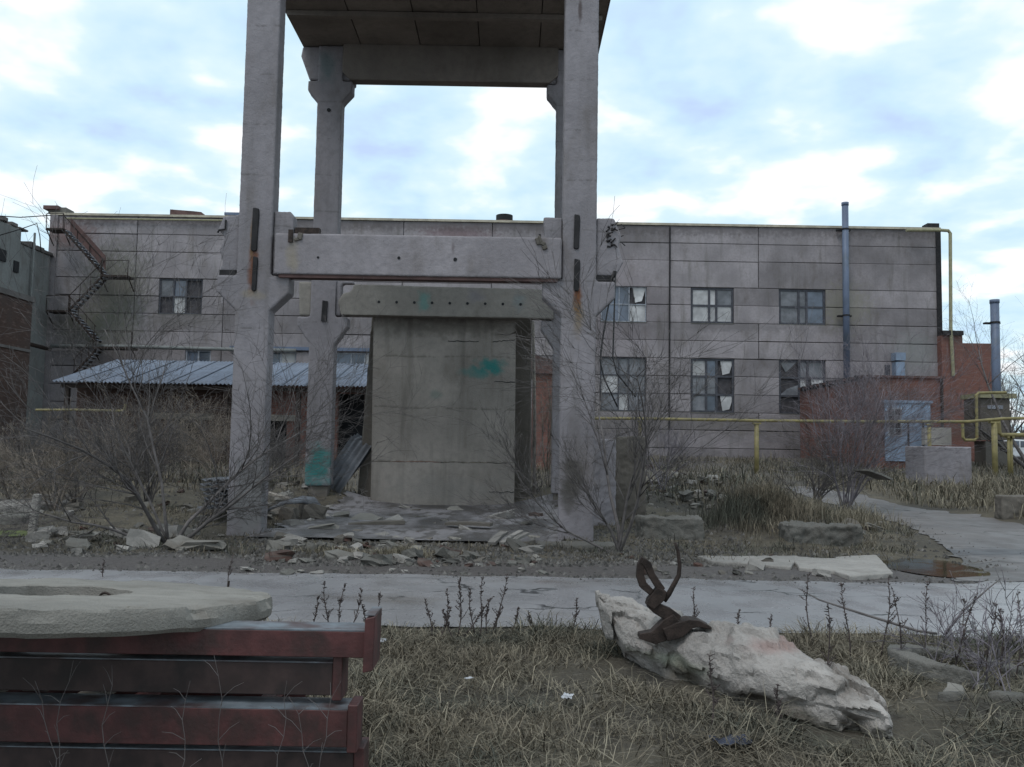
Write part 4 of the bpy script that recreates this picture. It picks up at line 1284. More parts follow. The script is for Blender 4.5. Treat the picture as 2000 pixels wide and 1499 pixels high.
gb = G(335, 1062, 0)
shrub('bare_bush', 'big bare spreading bush in front of the shed, left of the trestle', (gb.x, gb.y, 0), [((-.05, 0, 1), 3.9), ((.22, .1, 1), 3.5), ((-.8, .1, .9), 2.8), ((.85, 0, .8), 2.6), ((-.4, -.1, 1), 3.1), ((-1.3, 0, .45), 2.2), ((1.3, .1, .5), 2.0)], 3, 'bark', kids=(14, 7, 5), r0=.036, spread=1.0)
for i, (x, y, z, Yn, h_, lab) in enumerate([(150, 985, .15, 12, 2.0, 'grey scrubby bush beside the white post at the left'), (235, 960, .2, 14, 2.3, 'tangled bare bush in front of the brick annex'), (60, 930, .3, 14, 2.2, 'tangled bush at the far left edge before the dark brick building'), (415, 965, .2, 10, 1.9, 'thin bush beside the stack of corrugated sheets'), (545, 945, .3, 9, 2.3, 'bare twigs behind the left trestle column'),
        (110, 1005, .1, 12, 1.7, 'low scrub between the white post and the big bush'), (285, 985, .2, 13, 2.2, 'thicket directly behind the big spreading bush'), (370, 940, .3, 12, 2.4, 'thicket before the shed, just left of the trestle'), (185, 925, .4, 12, 2.4, 'thicket below the short yellow pipe on the left'), (20, 985, .2, 9, 1.6, 'scrub behind the pale plate at the left edge')]):
    g = G(x, y, z)
    shrub('bare_bush', lab, (g.x, g.y, hgt(g.x, g.y)), fan(Yn, 30 + i, .9, h_ * .6, h_), 40 + i, 'barkpale' if i % 2 else 'bark', kids=(8, 5, 3), r0=.018, rmin=1.2)
gb = G(1212, 1080, 0)
shrub('bare_tree', 'slender bare tree leaning right in front of the right trestle column', (gb.x, gb.y, 0), [((.12, 0, 1), 3.7), ((.42, .05, 1), 4.0), ((-1.15, .1, .62), 2.3), ((.25, .3, 1), 2.3), ((-.5, .1, 1), 1.7)], 17, 'bark', kids=(12, 7, 5), r0=.030, spread=.6, cat='tree')
gb = G(1652, 1003, .1)
shrub('bare_bush', 'dense purple-grey bush at the lane corner before the blue door', (gb.x, gb.y, hgt(gb.x, gb.y)), fan(14, 5, .6, 2.6, 3.9), 9, 'barkred', kids=(10, 6, 4), r0=.024, spread=.75, rmin=1.0)
gb = G(1590, 985, .3)
shrub('bare_bush', 'smaller grey bush between the grassy mound and the lane', (gb.x, gb.y, hgt(gb.x, gb.y)), fan(11, 6, .6, 1.2, 2.0), 10, 'bark', kids=(8, 5, 3), r0=.02, rmin=1.3)
g = P(1068, 985, 24)
shrub('bare_sapling', 'bare sapling by the timber pole behind the right column', (g.x, g.y, .3), [((.05, 0, 1), 3.4), ((-.25, 0, 1), 3.0), ((.2, 0, 1), 2.6), ((-.1, .1, 1), 2.8)], 12, 'barkpale', kids=(8, 5, 3), r0=.03, spread=.6, cat='tree')
g = G(1290, 960, .4)
shrub('bare_bush', 'thin bush in the rubble right of the square post', (g.x, g.y, hgt(g.x, g.y)), fan(10, 16, .6, 1.5, 3.0), 14, 'barkred', kids=(7, 5, 3), r0=.02, spread=.7)
for i, (x, Y, h_, lab) in enumerate([(2015, 46, 9.0, 'bare tree at the right edge beside the yellow pipes'), (1990, 62, 7.0, 'bare tree behind the parked car at the right'), (2080, 75, 9, 'far bare tree beyond the right edge'), (1975, 95, 9, 'distant bare tree right of the brick boiler house')]):
    g = P(x, 880, Y)
    shrub('bare_tree', lab, (g.x, Y, hgt(g.x, Y)), [((0, 0, 1), h_), ((-.35, 0, 1), h_ * .8), ((.35, .2, 1), h_ * .8), ((-.6, 0, .9), h_ * .6)], 60 + i, 'bark', kids=(10, 6, 4), r0=.10, cat='tree', group='bare trees at the right edge', rmin=1.4)
# far woodland, one mass on the horizon
q = random.Random(77)
b = MB()
for i in range(1500):
    x, Y = q.uniform(-160, 420), q.uniform(150, 230)
    z = hgt(x, Y) - .5
    h_ = q.uniform(4, 8)
    for k in range(3):
        b.tube([(x, Y, z), (x + q.uniform(-1, 1), Y, z + h_ * .5), (x + q.uniform(-2.5, 2.5), Y, z + h_ * q.uniform(.7, 1))], [.35, .25, .05], 3)
b.build('woodland', 'bark', label='far bare woodland along the horizon at the right', cat='woodland', kind='stuff')


# ------------------------------------------------------------------ grass
def grass(name, label, mat, pts, hmin, hmax, wid, lean, seed):
    n = len(pts)
    r_ = np.random.RandomState(seed)
    base = np.array([(x, y, hgt(x, y) - .01) for x, y in pts])
    h = hmin + (hmax - hmin) * r_.rand(n) ** 1.6
    h *= np.array([.75 + .9 * max(-.4, mn.noise((x * 1.7, y * 1.7, 9.0))) for x, y in pts])
    az, az2 = r_.rand(n) * 6.283, r_.rand(n) * 6.283
    ln = lean * (.3 + r_.rand(n))
    d = np.stack([np.cos(az), np.sin(az), np.zeros(n)], 1)
    s_ = np.stack([np.cos(az2), np.sin(az2), np.zeros(n)], 1) * (wid * (.6 + .8 * r_.rand(n)))[:, None]
    up = np.array([0, 0, 1.0])
    m = base + d * (h * ln * .35)[:, None] + up * (h * .6 / np.sqrt(1 + ln ** 2 * .4))[:, None]
    t = base + d * (h * ln)[:, None] + up * (h * np.clip(1.0 - ln * .45, .08, 1))[:, None] + r_.normal(0, .02, (n, 3))
    v = np.stack([base - s_, base + s_, m - s_ * .75, m + s_ * .75, t], 1).reshape(-1, 3)
    k = (np.arange(n) * 5)[:, None]
    q4, t3 = k + np.array([0, 1, 3, 2]), k + np.array([2, 3, 4])
    me = bpy.data.meshes.new(name)
    me.vertices.add(len(v))
    me.vertices.foreach_set('co', v.ravel())
    me.loops.add(n * 7)
    me.loops.foreach_set('vertex_index', np.concatenate([q4, t3], 1).ravel())
    me.polygons.add(2 * n)
    st = np.stack([np.arange(n) * 7, np.arange(n) * 7 + 4], 1).ravel()
    me.polygons.foreach_set('loop_start', st)
    me.update(calc_edges=True)
    me.materials.append(M[mat])
    o = bpy.data.objects.new(name, me)
    COL.objects.link(o)
    return tag(o, label, 'grass', kind='stuff')


def clumped(n, xr, yr, seed, thr=.0, sc_=1.1, inside=None):
    q = random.Random(seed)
    r_ = []
    while len(r_) < n:
        x, y = q.uniform(*xr), q.uniform(*yr)
        if inside and not inside(x, y):
            continue
        if mn.noise((x * sc_, y * sc_, seed)) + .6 * mn.noise((x * 3.1, y * 3.1, seed + 2)) + q.uniform(-.5, .5) > thr:
            r_.append((x, y))
    return r_


BOULD = [(P(sx, sy, sY).x, sY) for sx, sy, _, sY, _ in ((1260, 1240, 0, 6.75, 0), (1360, 1290, 0, 6.3, 0), (1450, 1330, 0, 6.0, 0), (1540, 1360, 0, 5.75, 0), (1620, 1390, 0, 5.5, 0), (1700, 1400, 0, 5.35, 0))]
edge = lambda x, y: y < 8.05 + .18 * mn.noise((x * 1.3, 0, 4)) and all((x - bx) ** 2 + (y - by) ** 2 > .36 ** 2 for bx, by in BOULD)
grass('meadow_grass', 'matted dry grass covering the foreground verge', 'grass', clumped(62000, (-4.2, 5.6), (3.2, 8.2), 1, .0, .9, inside=edge), .05, .30, .0034, 1.9, 1)
grass('meadow_straw', 'pale straw blades scattered through the foreground grass', 'straw', clumped(24000, (-4.2, 5.6), (3.2, 8.0), 2, .1, .8, inside=edge), .06, .34, .0030, 1.7, 2)
grass('verge_grass', 'short dry grass along the far side of the road', 'grass', clumped(20000, (-11, 9), (13.0, 20), 3, .12, .7, inside=lambda x, y: not (-4.3 < x < .9 and 14.6 < y) and x < 5.4 + max(0, y - 11.6) * .45), .05, .26, .005, 1.1, 3)


def mound_pts(n, cx, cy, rx, ry, seed):
    q = random.Random(seed)
    return [(cx + q.gauss(0, rx), cy + q.gauss(0, ry)) for _ in range(n)]


g1, g2 = G(1500, 1040, .3), G(1545, 980, .4)
grass('mound_grass', 'tall brown grass clump on the mound right of the trestle', 'grass', mound_pts(6000, 5.1, 17.6, .5, .6, 5), .25, .85, .006, .55, 5)
grass('mound_straw', 'pale tall straw on the right flank of the mound', 'straw', mound_pts(5500, g2.x - .1, 19.6, .55, .6, 6), .25, .8, .006, .7, 6)
lane_free = lambda x, y: not (8.0 < x < 11.8 and y < 29)
grass('field_grass', 'dry brown grass covering the ground before the factory', 'grass', clumped(40000, (-26, 30), (22, 52), 7, -.05, .25, inside=lambda x, y: lane_free(x, y) and not (-4.3 < x < 1.2 and y < 23)), .2, .8, .014, .7, 7)
grass('field_straw', 'pale straw around the concrete cube and low wall at the right', 'straw', clumped(12000, (11.7, 24), (19, 36), 8, -.1, .4), .2, .75, .011, .7, 8)
g = G(760, 1085, 0)
grass('rubble_straw', 'straw tuft growing in the rubble strip', 'straw', mound_pts(900, P(785, 1080, 13.6).x, 13.5, .22, .16, 9) + mound_pts(500, P(660, 1085, 13.5).x, 13.4, .3, .12, 10), .08, .28, .005, .9, 9)

# ------------------------------------------------------------------ single dry weeds
def weed(px, py, top, seed, label, lean=0.0, Y=None, cat='weed', mat='weed', kids=9):
    q = random.Random(seed)
    g = G(px, py, .02) if Y is None else P(px, py, Y)
    g.z = hgt(g.x, g.y)
    tp = P(px + lean, top, g.y)
    h_ = tp.z - g.z
    d = tp - g
    t = thing('dry_weed', label, cat, g, 'dry weeds along the near verge')
    pts, rad = [], []
    for i in range(7):
        k = i / 6
        pts.append(g + d * k + Vector((.03 * math.sin(k * 5 + seed), .02 * math.sin(k * 4 + seed * 2), 0)) * h_)
        rad.append(.007 * (1 - .65 * k))
    MB().tube(pts, rad, 5).build('stem', mat, t, smooth=True)
    b = MB()
    for j in range(kids):
        k = q.uniform(.25, 1.0)
        i = min(5, int(k * 6))
        p0 = pts[i].lerp(pts[i + 1], k * 6 - i)
        a = q.uniform(0, 6.28)
        l_ = h_ * q.uniform(.06, .24) * (1.25 - k)
        e = p0 + Vector((math.cos(a) * .7, math.sin(a) * .7, q.uniform(.4, 1.1))) * l_
        b.tube([p0, p0.lerp(e, .5) + Vector((0, 0, -.01)), e], [.004, .0032, .0024], 3)
        for s_ in range(3):
            c = p0.lerp(e, .4 + .25 * s_)
            b.tube([c, c + Vector((q.uniform(-1, 1), q.uniform(-1, 1), q.uniform(.2, 1))) * .014], [.0045, .002], 3)
    for j in range(kids * 4):
        k = q.uniform(.35, 1.0)
        i = min(5, int(k * 6))
        c = pts[i].lerp(pts[i + 1], k * 6 - i)
        b.tube([c, c + Vector((q.uniform(-1, 1), q.uniform(-1, 1), q.uniform(-.2, .9))) * q.uniform(.012, .03)], [.005, .002], 3)
    b.build('seed_heads', mat, t, kind='stuff')
    return t


WE = [(640, 1235, 1135, -5, 'weed left of the red end plate'), (660, 1232, 1140, 12, 'tallest weed behind the red steel stack'), (735, 1235, 1158, 6, 'weed just behind the red end plate'), (720, 1230, 1180, -14, 'short weed behind the red steel stack'),
      (870, 1240, 1150, 4, 'weed left of the centre clump at the near kerb'), (895, 1245, 1132, 6, 'thick seed-headed weed in the centre clump'), (905, 1245, 1165, 60, 'weed bending right in the centre clump'), (925, 1242, 1150, -8, 'upright weed in the middle of the centre clump'),
      (950, 1240, 1170, 4, 'thin weed right of the centre clump'), (970, 1240, 1120, 18, 'tall weed at the right of the centre clump'), (860, 1250, 1185, 20, 'short weed at the left foot of the centre clump'), (1000, 1238, 1185, 14, 'small weed between the centre clump and the rock'),
      (1355, 1235, 1148, 2, 'feathery weed behind the rusty lug'), (1440, 1260, 1190, 5, 'short weed behind the rock'), (1585, 1260, 1120, -10, 'slender weed behind the right half of the rock'), (1630, 1400, 1180, -20, 'long weed in front of the rock\'s right end'),
      (1725, 1290, 1130, 10, 'weed on the verge right of the rock'), (1760, 1300, 1150, -12, 'weed leaning left on the right verge'), (1800, 1290, 1135, 15, 'forked weed on the right verge'), (1850, 1330, 1160, 60, 'weed arching right near the right edge'),
      (1890, 1300, 1170, -8, 'upright weed near the right edge'), (1930, 1340, 1180, 10, 'dark bushy weed near the right edge'), (1960, 1330, 1190, -10, 'bushy weed at the right frame edge'), (1985, 1320, 1160, 8, 'tall weed at the right frame edge'),
      (1390, 1430, 1280, 0, 'weed in front of the rock\'s dark underside'), (1520, 1430, 1335, 0, 'short weed before the rock\'s right half'), (200, 1130, 1095, 3, 'tiny weed on the road edge at the left'), (445, 1140, 1085, 8, 'weed tuft behind the concrete ring')]
WE += [(612, 1238, 1165, 8, 'leftmost weed standing behind the red steel stack'), (685, 1236, 1150, 22, 'weed leaning right behind the red steel stack'), (845, 1246, 1172, -12, 'leftmost weed of the centre clump'), (935, 1246, 1128, 10, 'tall thin weed just right of the centre clump middle'),
       (958, 1242, 1185, 24, 'low weed leaning right in the centre clump'), (885, 1248, 1190, -22, 'low weed leaning left in the centre clump'), (1040, 1240, 1195, -10, 'lone small weed on the kerb left of the rock'), (1120, 1240, 1170, 6, 'weed just left of the rock tip'),
       (1495, 1262, 1200, 14, 'weed behind the middle of the rock'), (1660, 1290, 1140, -14, 'tall weed behind the rock tail')]
for i, (x, y, tp, ln, lab) in enumerate(WE):
    weed(x, y, tp, i + 1, lab, ln, kids=16 if 'bushy' in lab or 'thick' in lab else 9)
for i, (x, y0, y1, Y) in enumerate([(165, 1440, 1290, 3.75), (255, 1400, 1300, 3.8), (430, 1450, 1280, 3.8), (530, 1460, 1330, 3.8), (660, 1480, 1330, 3.78), (345, 1470, 1330, 3.7), (75, 1480, 1330, 3.7), (590, 1490, 1360, 3.7)]):
    q = random.Random(i + 90)
    a, b_ = P(x, y0 + 120, Y), P(x + q.uniform(-40, 40), y1, Y)
    t = thing('dry_stalk', 'thin dry grass stalk standing in front of the red steel stack', 'grass stalk', (a.x, Y, 0), 'dry stalks before the red steel stack')
    bend = q.uniform(-.10, .10)
    pts = [Vector((a.x, Y, -.02)).lerp(b_, k / 9) + Vector((bend * math.sin(math.pi * k / 9) + .012 * math.sin(k * 1.7 + i), 0, 0)) for k in range(10)]
    MB().tube(pts, [.0026 * (1 - .07 * k) for k in range(10)], 4).build('stem', 'bark', t)
    for k in (4, 5, 6, 7, 8):
        e = pts[k] + Vector((q.uniform(-.09, .09), q.uniform(-.03, .03), q.uniform(.02, .09)))
        MB().tube([pts[k], pts[k].lerp(e, .55) + Vector((0, 0, .01)), e], [.0016, .0013, .0008], 3).build('side_stem', 'bark', t)
    t['label'] = ['stalk', 'arching stalk', 'forked stalk'][i % 3] + ' of dry weed in front of the red steel stack, ' + ['first', 'second', 'third', 'fourth', 'fifth', 'sixth', 'seventh', 'eighth'][sorted([165, 255, 430, 530, 660, 345, 75, 590]).index(x)] + ' from the left'
# long dead branch lying across the verge at the right
MB().tube([P(1560, 1150, 8.0), P(1600, 1172, 7.8), P(1680, 1198, 7.6), P(1790, 1232, 7.4), P(1830, 1238, 7.4)], [.004, .008, .011, .012, .01], 6).build('dead_branch', 'bark', smooth=True, label='long thin dead branch slanting over the right verge', cat='branch')
MB().tube([P(1845, 1240, 7.3), P(1880, 1195, 7.3), P(1930, 1150, 7.3), P(1955, 1130, 7.3)], [.012, .009, .006, .003], 6).build('dead_branch', 'bark', smooth=True, label='dead branch rising to the right from the right verge', cat='branch')

# ------------------------------------------------------------------ foreground rock with the rusty lug
SEC = [(1166, 1150, 1180, 7.25, .12), (1185, 1154, 1232, 7.2, .20), (1225, 1172, 1286, 7.05, .28), (1290, 1194, 1332, 6.8, .37), (1360, 1204, 1378, 6.5, .46), (1430, 1208, 1412, 6.25, .52), (1510, 1224, 1432, 6.0, .53), (1580, 1254, 1442, 5.8, .50), (1640, 1288, 1448, 5.65, .45), (1690, 1318, 1450, 5.52, .37), (1716, 1350, 1450, 5.46, .24), (1726, 1388, 1450, 5.44, .09)]
NS = 110
vs, fs = [], []
fine = []
for i in range(len(SEC) - 1):
    for k in range(14):
        t = k / 14
        fine.append([a + (b_ - a) * t for a, b_ in zip(SEC[i], SEC[i + 1])])
fine.append(list(SEC[-1]))
for j, (x, yt, yb, Y, dp) in enumerate(fine):
    top, bot = P(x, yt, Y + dp * .3), P(x, yb, Y - dp * .4)
    c, hh = (top + bot) / 2, (top.z - bot.z) / 2
    for k in range(NS):
        a = 2 * math.pi * k / NS
        ca, sa = math.cos(a), math.sin(a)
        ca, sa = math.copysign(abs(ca) ** .72, ca), math.copysign(abs(sa) ** .8, sa)
        p = Vector((c.x, Y + dp * ca + .10 * sa * dp, c.z + hh * sa))
        if sa < 0 and ca < 0:
            p.y += -sa * dp * .45
        nrm = Vector((0, ca, sa))
        e = .05 * mn.noise(p * 2.6)
        for fq, amp, tl in ((2.6, .040, .16), (6.5, .016, .14), (16.0, .006, .10)):
            pw = Vector((p.x, p.y * 1.1, p.z * 1.7)) * fq + Vector((2.2, .7, 5.1)) + Vector((.3, .3, .3)) * mn.noise(p * fq * 1.5)
            c0 = mn.voronoi(pw)[1][0]
            rv = Vector((mn.cell(c0 * 7.3), mn.cell(c0 * 7.3 + Vector((11, 3, 1))), mn.cell(c0 * 7.3 + Vector((1, 17, 5)))))
            e += amp * (2 * rv.x - 1) * .6 + tl * (pw - c0).dot(rv * 2 - Vector((1, 1, 1))) / fq * .5
        e = max(-.09, min(.09, e)) + .006 * mn.noise(p * 40) + .004 * mn.noise(p * 80)
        vs.append(p + nrm * e + Vector((.03 * mn.noise(p * 7 + Vector((9, 9, 9))), 0, 0)))
for j in range(len(fine) - 1):
    for k in range(NS):
        a, b_ = j * NS + k, j * NS + (k + 1) % NS
        fs.append((a, a + NS, b_ + NS, b_))
fs.append(tuple(range(NS)))
fs.append(tuple(range(len(vs) - 1, len(vs) - NS - 1, -1)))
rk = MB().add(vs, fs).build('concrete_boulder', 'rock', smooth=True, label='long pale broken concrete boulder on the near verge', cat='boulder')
rk.data.set_sharp_from_angle(angle=R(40))
sm_ = rk.modifiers.new('soften', 'SMOOTH')
sm_.factor, sm_.iterations = .5, 2
lug = thing('rusty_lug', 'rusty bent steel lug and rod sticking up from the pale boulder', 'steel lug', tuple(P(1310, 1250, 6.44)))
YL = 6.44


def zz(x, y):          # pixel of the study enlargement to photo pixel
    return 1100 + x / 2.857, 1020 + y / 2.857


def strap(pts, wds, th, name):
    """flat bent bar: widths in photo pixels across, thickness in depth"""
    q = [P(*zz(x, y), YL) for x, y in pts]
    b = MB()
    vs = []
    for i, p in enumerate(q):
        d = (q[min(i + 1, len(q) - 1)] - q[max(i - 1, 0)]).normalized()
        s_ = Vector((-d.z, 0, d.x)) * (wds[i] / 2.857 / FPX * YL / 2)
        y = Vector((0, th / 2, 0))
        vs += [p - s_ - y, p + s_ - y, p + s_ + y, p - s_ + y]
    n = len(q)
    fs = [(0, 1, 2, 3), (4 * n - 1, 4 * n - 2, 4 * n - 3, 4 * n - 4)]
    for i in range(n - 1):
        fs += [(4 * i + k, 4 * i + 4 + k, 4 * i + 4 + (k + 1) % 4, 4 * i + (k + 1) % 4) for k in range(4)]
    return b.add(vs, fs).build(name, 'rust', lug, bevel=.004)


strap([(455, 205), (432, 240), (428, 300), (445, 350), (492, 392)], [46, 40, 44, 44, 36], .05, 'loop_bar')
strap([(440, 212), (468, 235), (490, 290), (525, 345), (548, 380)], [38, 44, 38, 40, 44], .06, 'loop_bar')
strap([(548, 372), (530, 410), (495, 445), (480, 470)], [56, 74, 66, 50], .08, 'knuckle')
strap([(478, 450), (520, 480), (580, 510), (640, 548)], [46, 60, 70, 60], .05, 'bent_plate')
strap([(640, 545), (585, 590), (500, 640), (420, 630)], [90, 110, 70, 26], .10, 'foot_plate')
strap([(560, 620), (640, 590), (700, 558), (745, 556), (815, 582)], [70, 80, 50, 34, 12], .16, 'foot_plate')
MB().tube([P(*zz(x, y), YL) for x, y in ((560, 440), (590, 400), (645, 298), (650, 240), (640, 160), (625, 115))], [.022, .02, .017, .015, .013, .011], 8).build('rod', 'rust', lug, smooth=True)

# ------------------------------------------------------------------ red steel stack and the concrete ring
YR = 4.0
zt = lambda y: P(600, y, YR).z
FR = [(1230, 1284, 718, 0.0), (1296, 1362, 648, .03), (1380, 1455, 682, -.03), (1470, 1535, 690, .02), (1550, 1610, 680, .0)]
names = ['topmost red steel rack of the stack, its end plate turned up', 'dark brown steel rack, second from the top of the red stack', 'third red steel rack from the top of the stack', 'dark brown steel rack, fourth from the top of the red stack', 'lowest red steel rack of the stack in the grass']
for i, (y0, y1, xr, dy) in enumerate(FR):
    z1, z0 = zt(y0), max(-.02, zt(y1))
    if z1 - z0 < .05:
        z0 = z1 - .1
    xe = P(xr, y0, YR).x
    t = thing('steel_rack', names[i], 'steel rack', (-2.0, YR, z0), 'stack of red steel racks')
    Y = YR + dy
    th = .008
    MB().box(-3.6, xe, Y, Y + th, z0, z1 - .0065).build('front_channel', 'brownsteel' if i in (1, 3) else 'redsteel', t, bevel=.003)
    f = MB().box(-3.6, xe - .002, Y + .001, Y + .17, z1 - .006, z1).build('top_flange', 'skysheen', t)
    MB().box(-3.6, xe - .002, Y + .0085, Y + .16, z0 + .001, z0 + .009).build('bottom_flange', 'redsteel', t)
    MB().box(-3.6, xe - .45, Y + 1.15, Y + 1.16, z0 - .22, z1 - .26).build('rear_channel', 'redsteel', t)
    for x in ((-3.2, -2.4) if i == 0 else (-3.2, -1.9, xe - .55)):
        MB().box(x, x + .07, Y + .171, Y + 1.149, z0 + .01, z0 + .05).build('cross_bar', 'redsteel', t)
    if i == 0:
        ze0, ze1 = P(720, 1310, YR).z, P(720, 1200, YR).z
        MB().prism([(xe - .01, ze0), (xe + .035, ze0 + .01), (xe + .04, ze1), (xe - .005, ze1 - .012)], Y - .05, Y + .16).build('end_plate', 'redsteel', t, bevel=.004)
        MB().box(xe - .004, xe + .038, Y - .045, Y + .155, ze1 + .001, ze1 + .006).build('plate_edge', 'skysheen', t)
    else:
        MB().box(xe + .001, xe + .045, Y - .012, Y + .14, z0 - .02, z1 + (.10 if i == 1 else .02)).build('end_post', 'redsteel', t, bevel=.004)
    # worn timber packing under each frame
    if i < 4:
        for x in (-2.9, -2.3):
            MB().box(x, x + .12, Y + .2, Y + 1.1, z0 - .06, z0 - .012).build('packing', 'wood', t)

ring_c = Vector((P(105, 1165, 4.5).x, 4.5, 0.925))
RO, RI, TH = 1.075, .375, .115
vs, fs, NR = [], [], 160
prof = [(RI, -TH / 2), (RI, TH / 2 - .006), (RI + .008, TH / 2), (RI + .2, TH / 2), (RI + .4, TH / 2), (RI + .6, TH / 2), (RO - .05, TH / 2), (RO - .008, TH / 2 - .004), (RO, TH / 2 - .016), (RO + .005, 0), (RO, -TH / 2 + .02), (RO - .02, -TH / 2)]
for k in range(NR):
    a = 2 * math.pi * k / NR
    for r_, z in prof:
        p = Vector((r_ * math.cos(a), r_ * math.sin(a), z))
        chip = (max(0, mn.noise(p * 6) - .05) * .10 + max(0, mn.noise(p * 19) - .1) * .035) * (1 if r_ > RO - .06 and z > 0 else .1)
        p += Vector((math.cos(a), math.sin(a), .5)) * (-chip) + Vector((0, 0, .006 * mn.noise(p * 5) + .004 * mn.noise(p * 17)))
        vs.append(p)
m = len(prof)
for k in range(NR):
    for i in range(m):
        a, b_ = k * m + i, k * m + (i + 1) % m
        c, d = ((k + 1) % NR) * m + i, ((k + 1) % NR) * m + (i + 1) % m
        fs.append((a, b_, d, c))
tilt = Matrix.Rotation(R(-6.2), 3, 'X') @ Matrix.Rotation(R(1.5), 3, 'Y')
rg = thing('concrete_ring', 'round concrete manhole slab with a hole lying on the red steel stack', 'concrete ring', ring_c)
MB().add([ring_c + Vector((0, 0, -TH / 2)) + tilt @ v for v in vs], fs).build('slab', 'ringconc', rg, smooth=True).data.set_sharp_from_angle(angle=R(24))
for x, y0, y1, r_ in ((58, 1163, 1139, .010), (444, 1152, 1135, .008)):
    Y = 5.1 if x < 100 else 5.3
    MB().tube([P(x, y0 + 6, Y), P(x + 3, y1, Y)], r_, 6).build('rebar_stub', 'rust', rg)
pts = [P(205 + 12 * math.cos(t), 1172 - 14 * math.sin(t), 4.82) for t in [math.pi * k / 8 for k in range(9)]]
MB().tube(pts, .007, 6).build('lifting_loop', 'rust', rg, smooth=True)

# ------------------------------------------------------------------ litter and fragments on the near verge
def litter(name, label, x, y, size, mat, seed, cat='litter'):
    q = random.Random(seed)
    g = G(x, y, .08)
    bm = bmesh.new()
    bmesh.ops.create_grid(bm, x_segments=7, y_segments=7, size=1)
    for v in bm.verts:
        v.co += Vector((q.uniform(-.1, .1), q.uniform(-.1, .1), q.uniform(0, .5) + .3 * mn.noise(v.co * 2 + Vector((seed, 0, 0)))))
    me = bpy.data.meshes.new(name)
    bm.to_mesh(me)
    bm.free()
    me.materials.append(M[mat])
    o = inst(name, me, (g.x, g.y, hgt(g.x, g.y) + .06), (0, 0, q.uniform(0, 6)), (size, size * .7, size * .5), label=label, cat=cat)
    s_ = o.modifiers.new('thick', 'SOLIDIFY')
    s_.thickness = .02
    return o


litter('plastic_bag', 'crumpled white litter in the grass below the rock\'s left end', 1108, 1352, .05, 'paper', 3)
litter('paper_scrap', 'pale crumpled paper at the near road edge left of centre', 735, 1246, .075, 'paper', 4)
litter('paper_scrap', 'small pale scrap in the grass below the centre weeds', 916, 1318, .03, 'paper', 5)
litter('dark_rag', 'dark blue rag lying in the grass in front of the rock', 1430, 1447, .10, 'cloths', 6)
scatter(6, (1850, 1990), (1262, 1345), .06, .16, 'broken concrete fragment on the right verge behind the rock', 'fragments on the right verge', seed=12, pixel=True, mess=[CH[1], CH[3], CH[7]])
g = G(1920, 1300, .05)
for i, (x, y, rx, ry, lab) in enumerate([(1860, 1371, .10, .05, 'small pale slab piece near the lower right corner'), (1975, 1372, .14, .06, 'pale slab piece at the lower right frame edge')]):
    g = G(x, y, .05)
    n = 22
    top = []
    for k in range(n):
        a = 2 * math.pi * k / n
        kk = 1 + .35 * mn.noise((math.cos(a) * 2, math.sin(a) * 2, 5.5 + i))
        top.append((g.x + rx * kk * math.cos(a), g.y + ry * kk * math.sin(a)))
    MB().add([(x_, y_, hgt(x_, y_) + .05) for x_, y_ in top] + [(x_, y_, -.1) for x_, y_ in top], [tuple(range(n)), tuple(range(2 * n - 1, n - 1, -1))] + [(k + n, (k + 1) % n + n, (k + 1) % n, k) for k in range(n)]).build('sunken_slab', 'oldconc', remesh=.025, disp=.02, dscale=.2, label=lab, cat='slab')

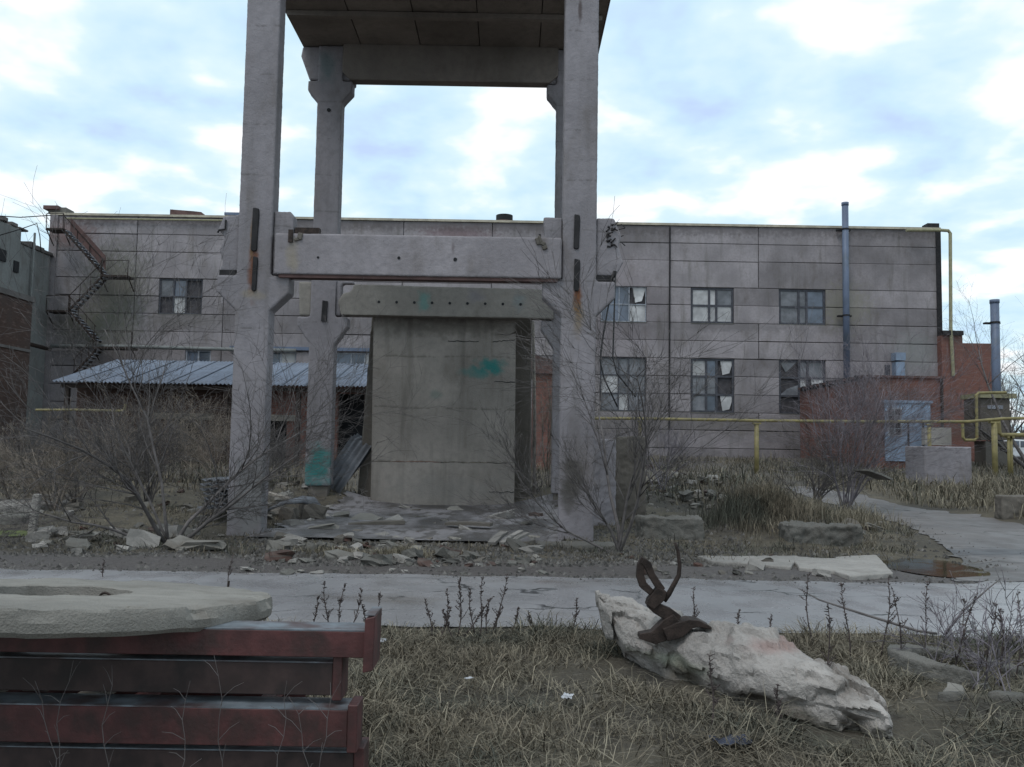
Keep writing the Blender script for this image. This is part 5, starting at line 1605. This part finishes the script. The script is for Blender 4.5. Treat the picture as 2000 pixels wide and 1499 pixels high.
g = G(1868, 1290, .08)
vs, fs, n = [], [], 60
for k in range(n + 1):
    a = R(-8) + R(268) * k / n
    ro, ri = .50 * (1 + .03 * mn.noise((k * .3, 1, 1))), .36 * (1 + .06 * mn.noise((k * .3, 5, 1)))
    oo = Vector((0, -.10, 0))
    for rr, z, off in ((ro, -.1, Vector()), (ro, .12, Vector()), (ri, .13, oo), (ri, -.1, oo)):
        p = Vector((g.x + rr * math.cos(a), g.y + rr * math.sin(a), 0)) + off
        vs.append((p.x, p.y, z + hgt(g.x, g.y) + .02 * mn.noise((p.x * 6, p.y * 6, 2)) + .05 * math.cos(a + 3.0)))
for k in range(n):
    for i in range(4):
        fs.append((k * 4 + i, k * 4 + (i + 1) % 4, k * 4 + 4 + (i + 1) % 4, k * 4 + 4 + i))
fs += [(3, 2, 1, 0), (4 * n, 4 * n + 1, 4 * n + 2, 4 * n + 3)]
MB().add(vs, fs).build('broken_ring', 'oldconc', remesh=.018, disp=.03, dscale=.2, label='broken concrete ring half sunk in the right verge', cat='concrete ring')
for i, (x, y, lab) in enumerate([(1905, 1345, 'twiggy dry shrub in front of the broken ring'), (1965, 1335, 'dense twiggy dry shrub at the right frame edge'), (1835, 1300, 'thin dry shrub growing inside the broken ring'), (1990, 1385, 'dry shrub in the lower right corner')]):
    g = G(x, y, .02)
    shrub('dry_shrub', lab, (g.x, g.y, hgt(g.x, g.y) + .08), fan(4, 70 + i, .7, .4, .7), 80 + i, 'barkred', kids=(6, 3), r0=.005, spread=.8, cat='shrub', group='dry shrubs on the right verge')

# ------------------------------------------------------------------ parked car at the right edge
cy = 56.0
cx0 = P(1945, 880, cy).x
zc = hgt(cx0 + 2, cy)
car = thing('parked_car', 'white car parked beyond the yellow pipes at the right edge', 'car', (cx0 + 2.1, cy, zc))
MB().prism([(cx0, zc + .35), (cx0 + 4.2, zc + .35), (cx0 + 4.25, zc + .8), (cx0 + 3.4, zc + .95), (cx0 + 2.9, zc + 1.42), (cx0 + 1.0, zc + 1.5), (cx0 + .15, zc + 1.0), (cx0 - .03, zc + .8)], cy, cy + 1.65).build('body', 'whitecar', car, bevel=.06)
for poly in ([(cx0 + .45, zc + .98), (cx0 + 1.5, zc + .98), (cx0 + 1.5, zc + 1.38), (cx0 + 1.05, zc + 1.38)], [(cx0 + 1.6, zc + .98), (cx0 + 3.1, zc + .98), (cx0 + 2.8, zc + 1.34), (cx0 + 1.6, zc + 1.38)]):
    MB().prism(poly, cy - .02, cy + .02).build('window', 'glassb', car)
for x in (cx0 + .8, cx0 + 3.4):
    wl = MB().tube([(x, cy - .04, zc + .32), (x, cy + .18, zc + .32)], .32, 18).build('wheel', 'tyre', car)
    MB().tube([(x, cy - .06, zc + .32), (x, cy - .03, zc + .32)], .19, 14).build('rim', 'framepale', wl)
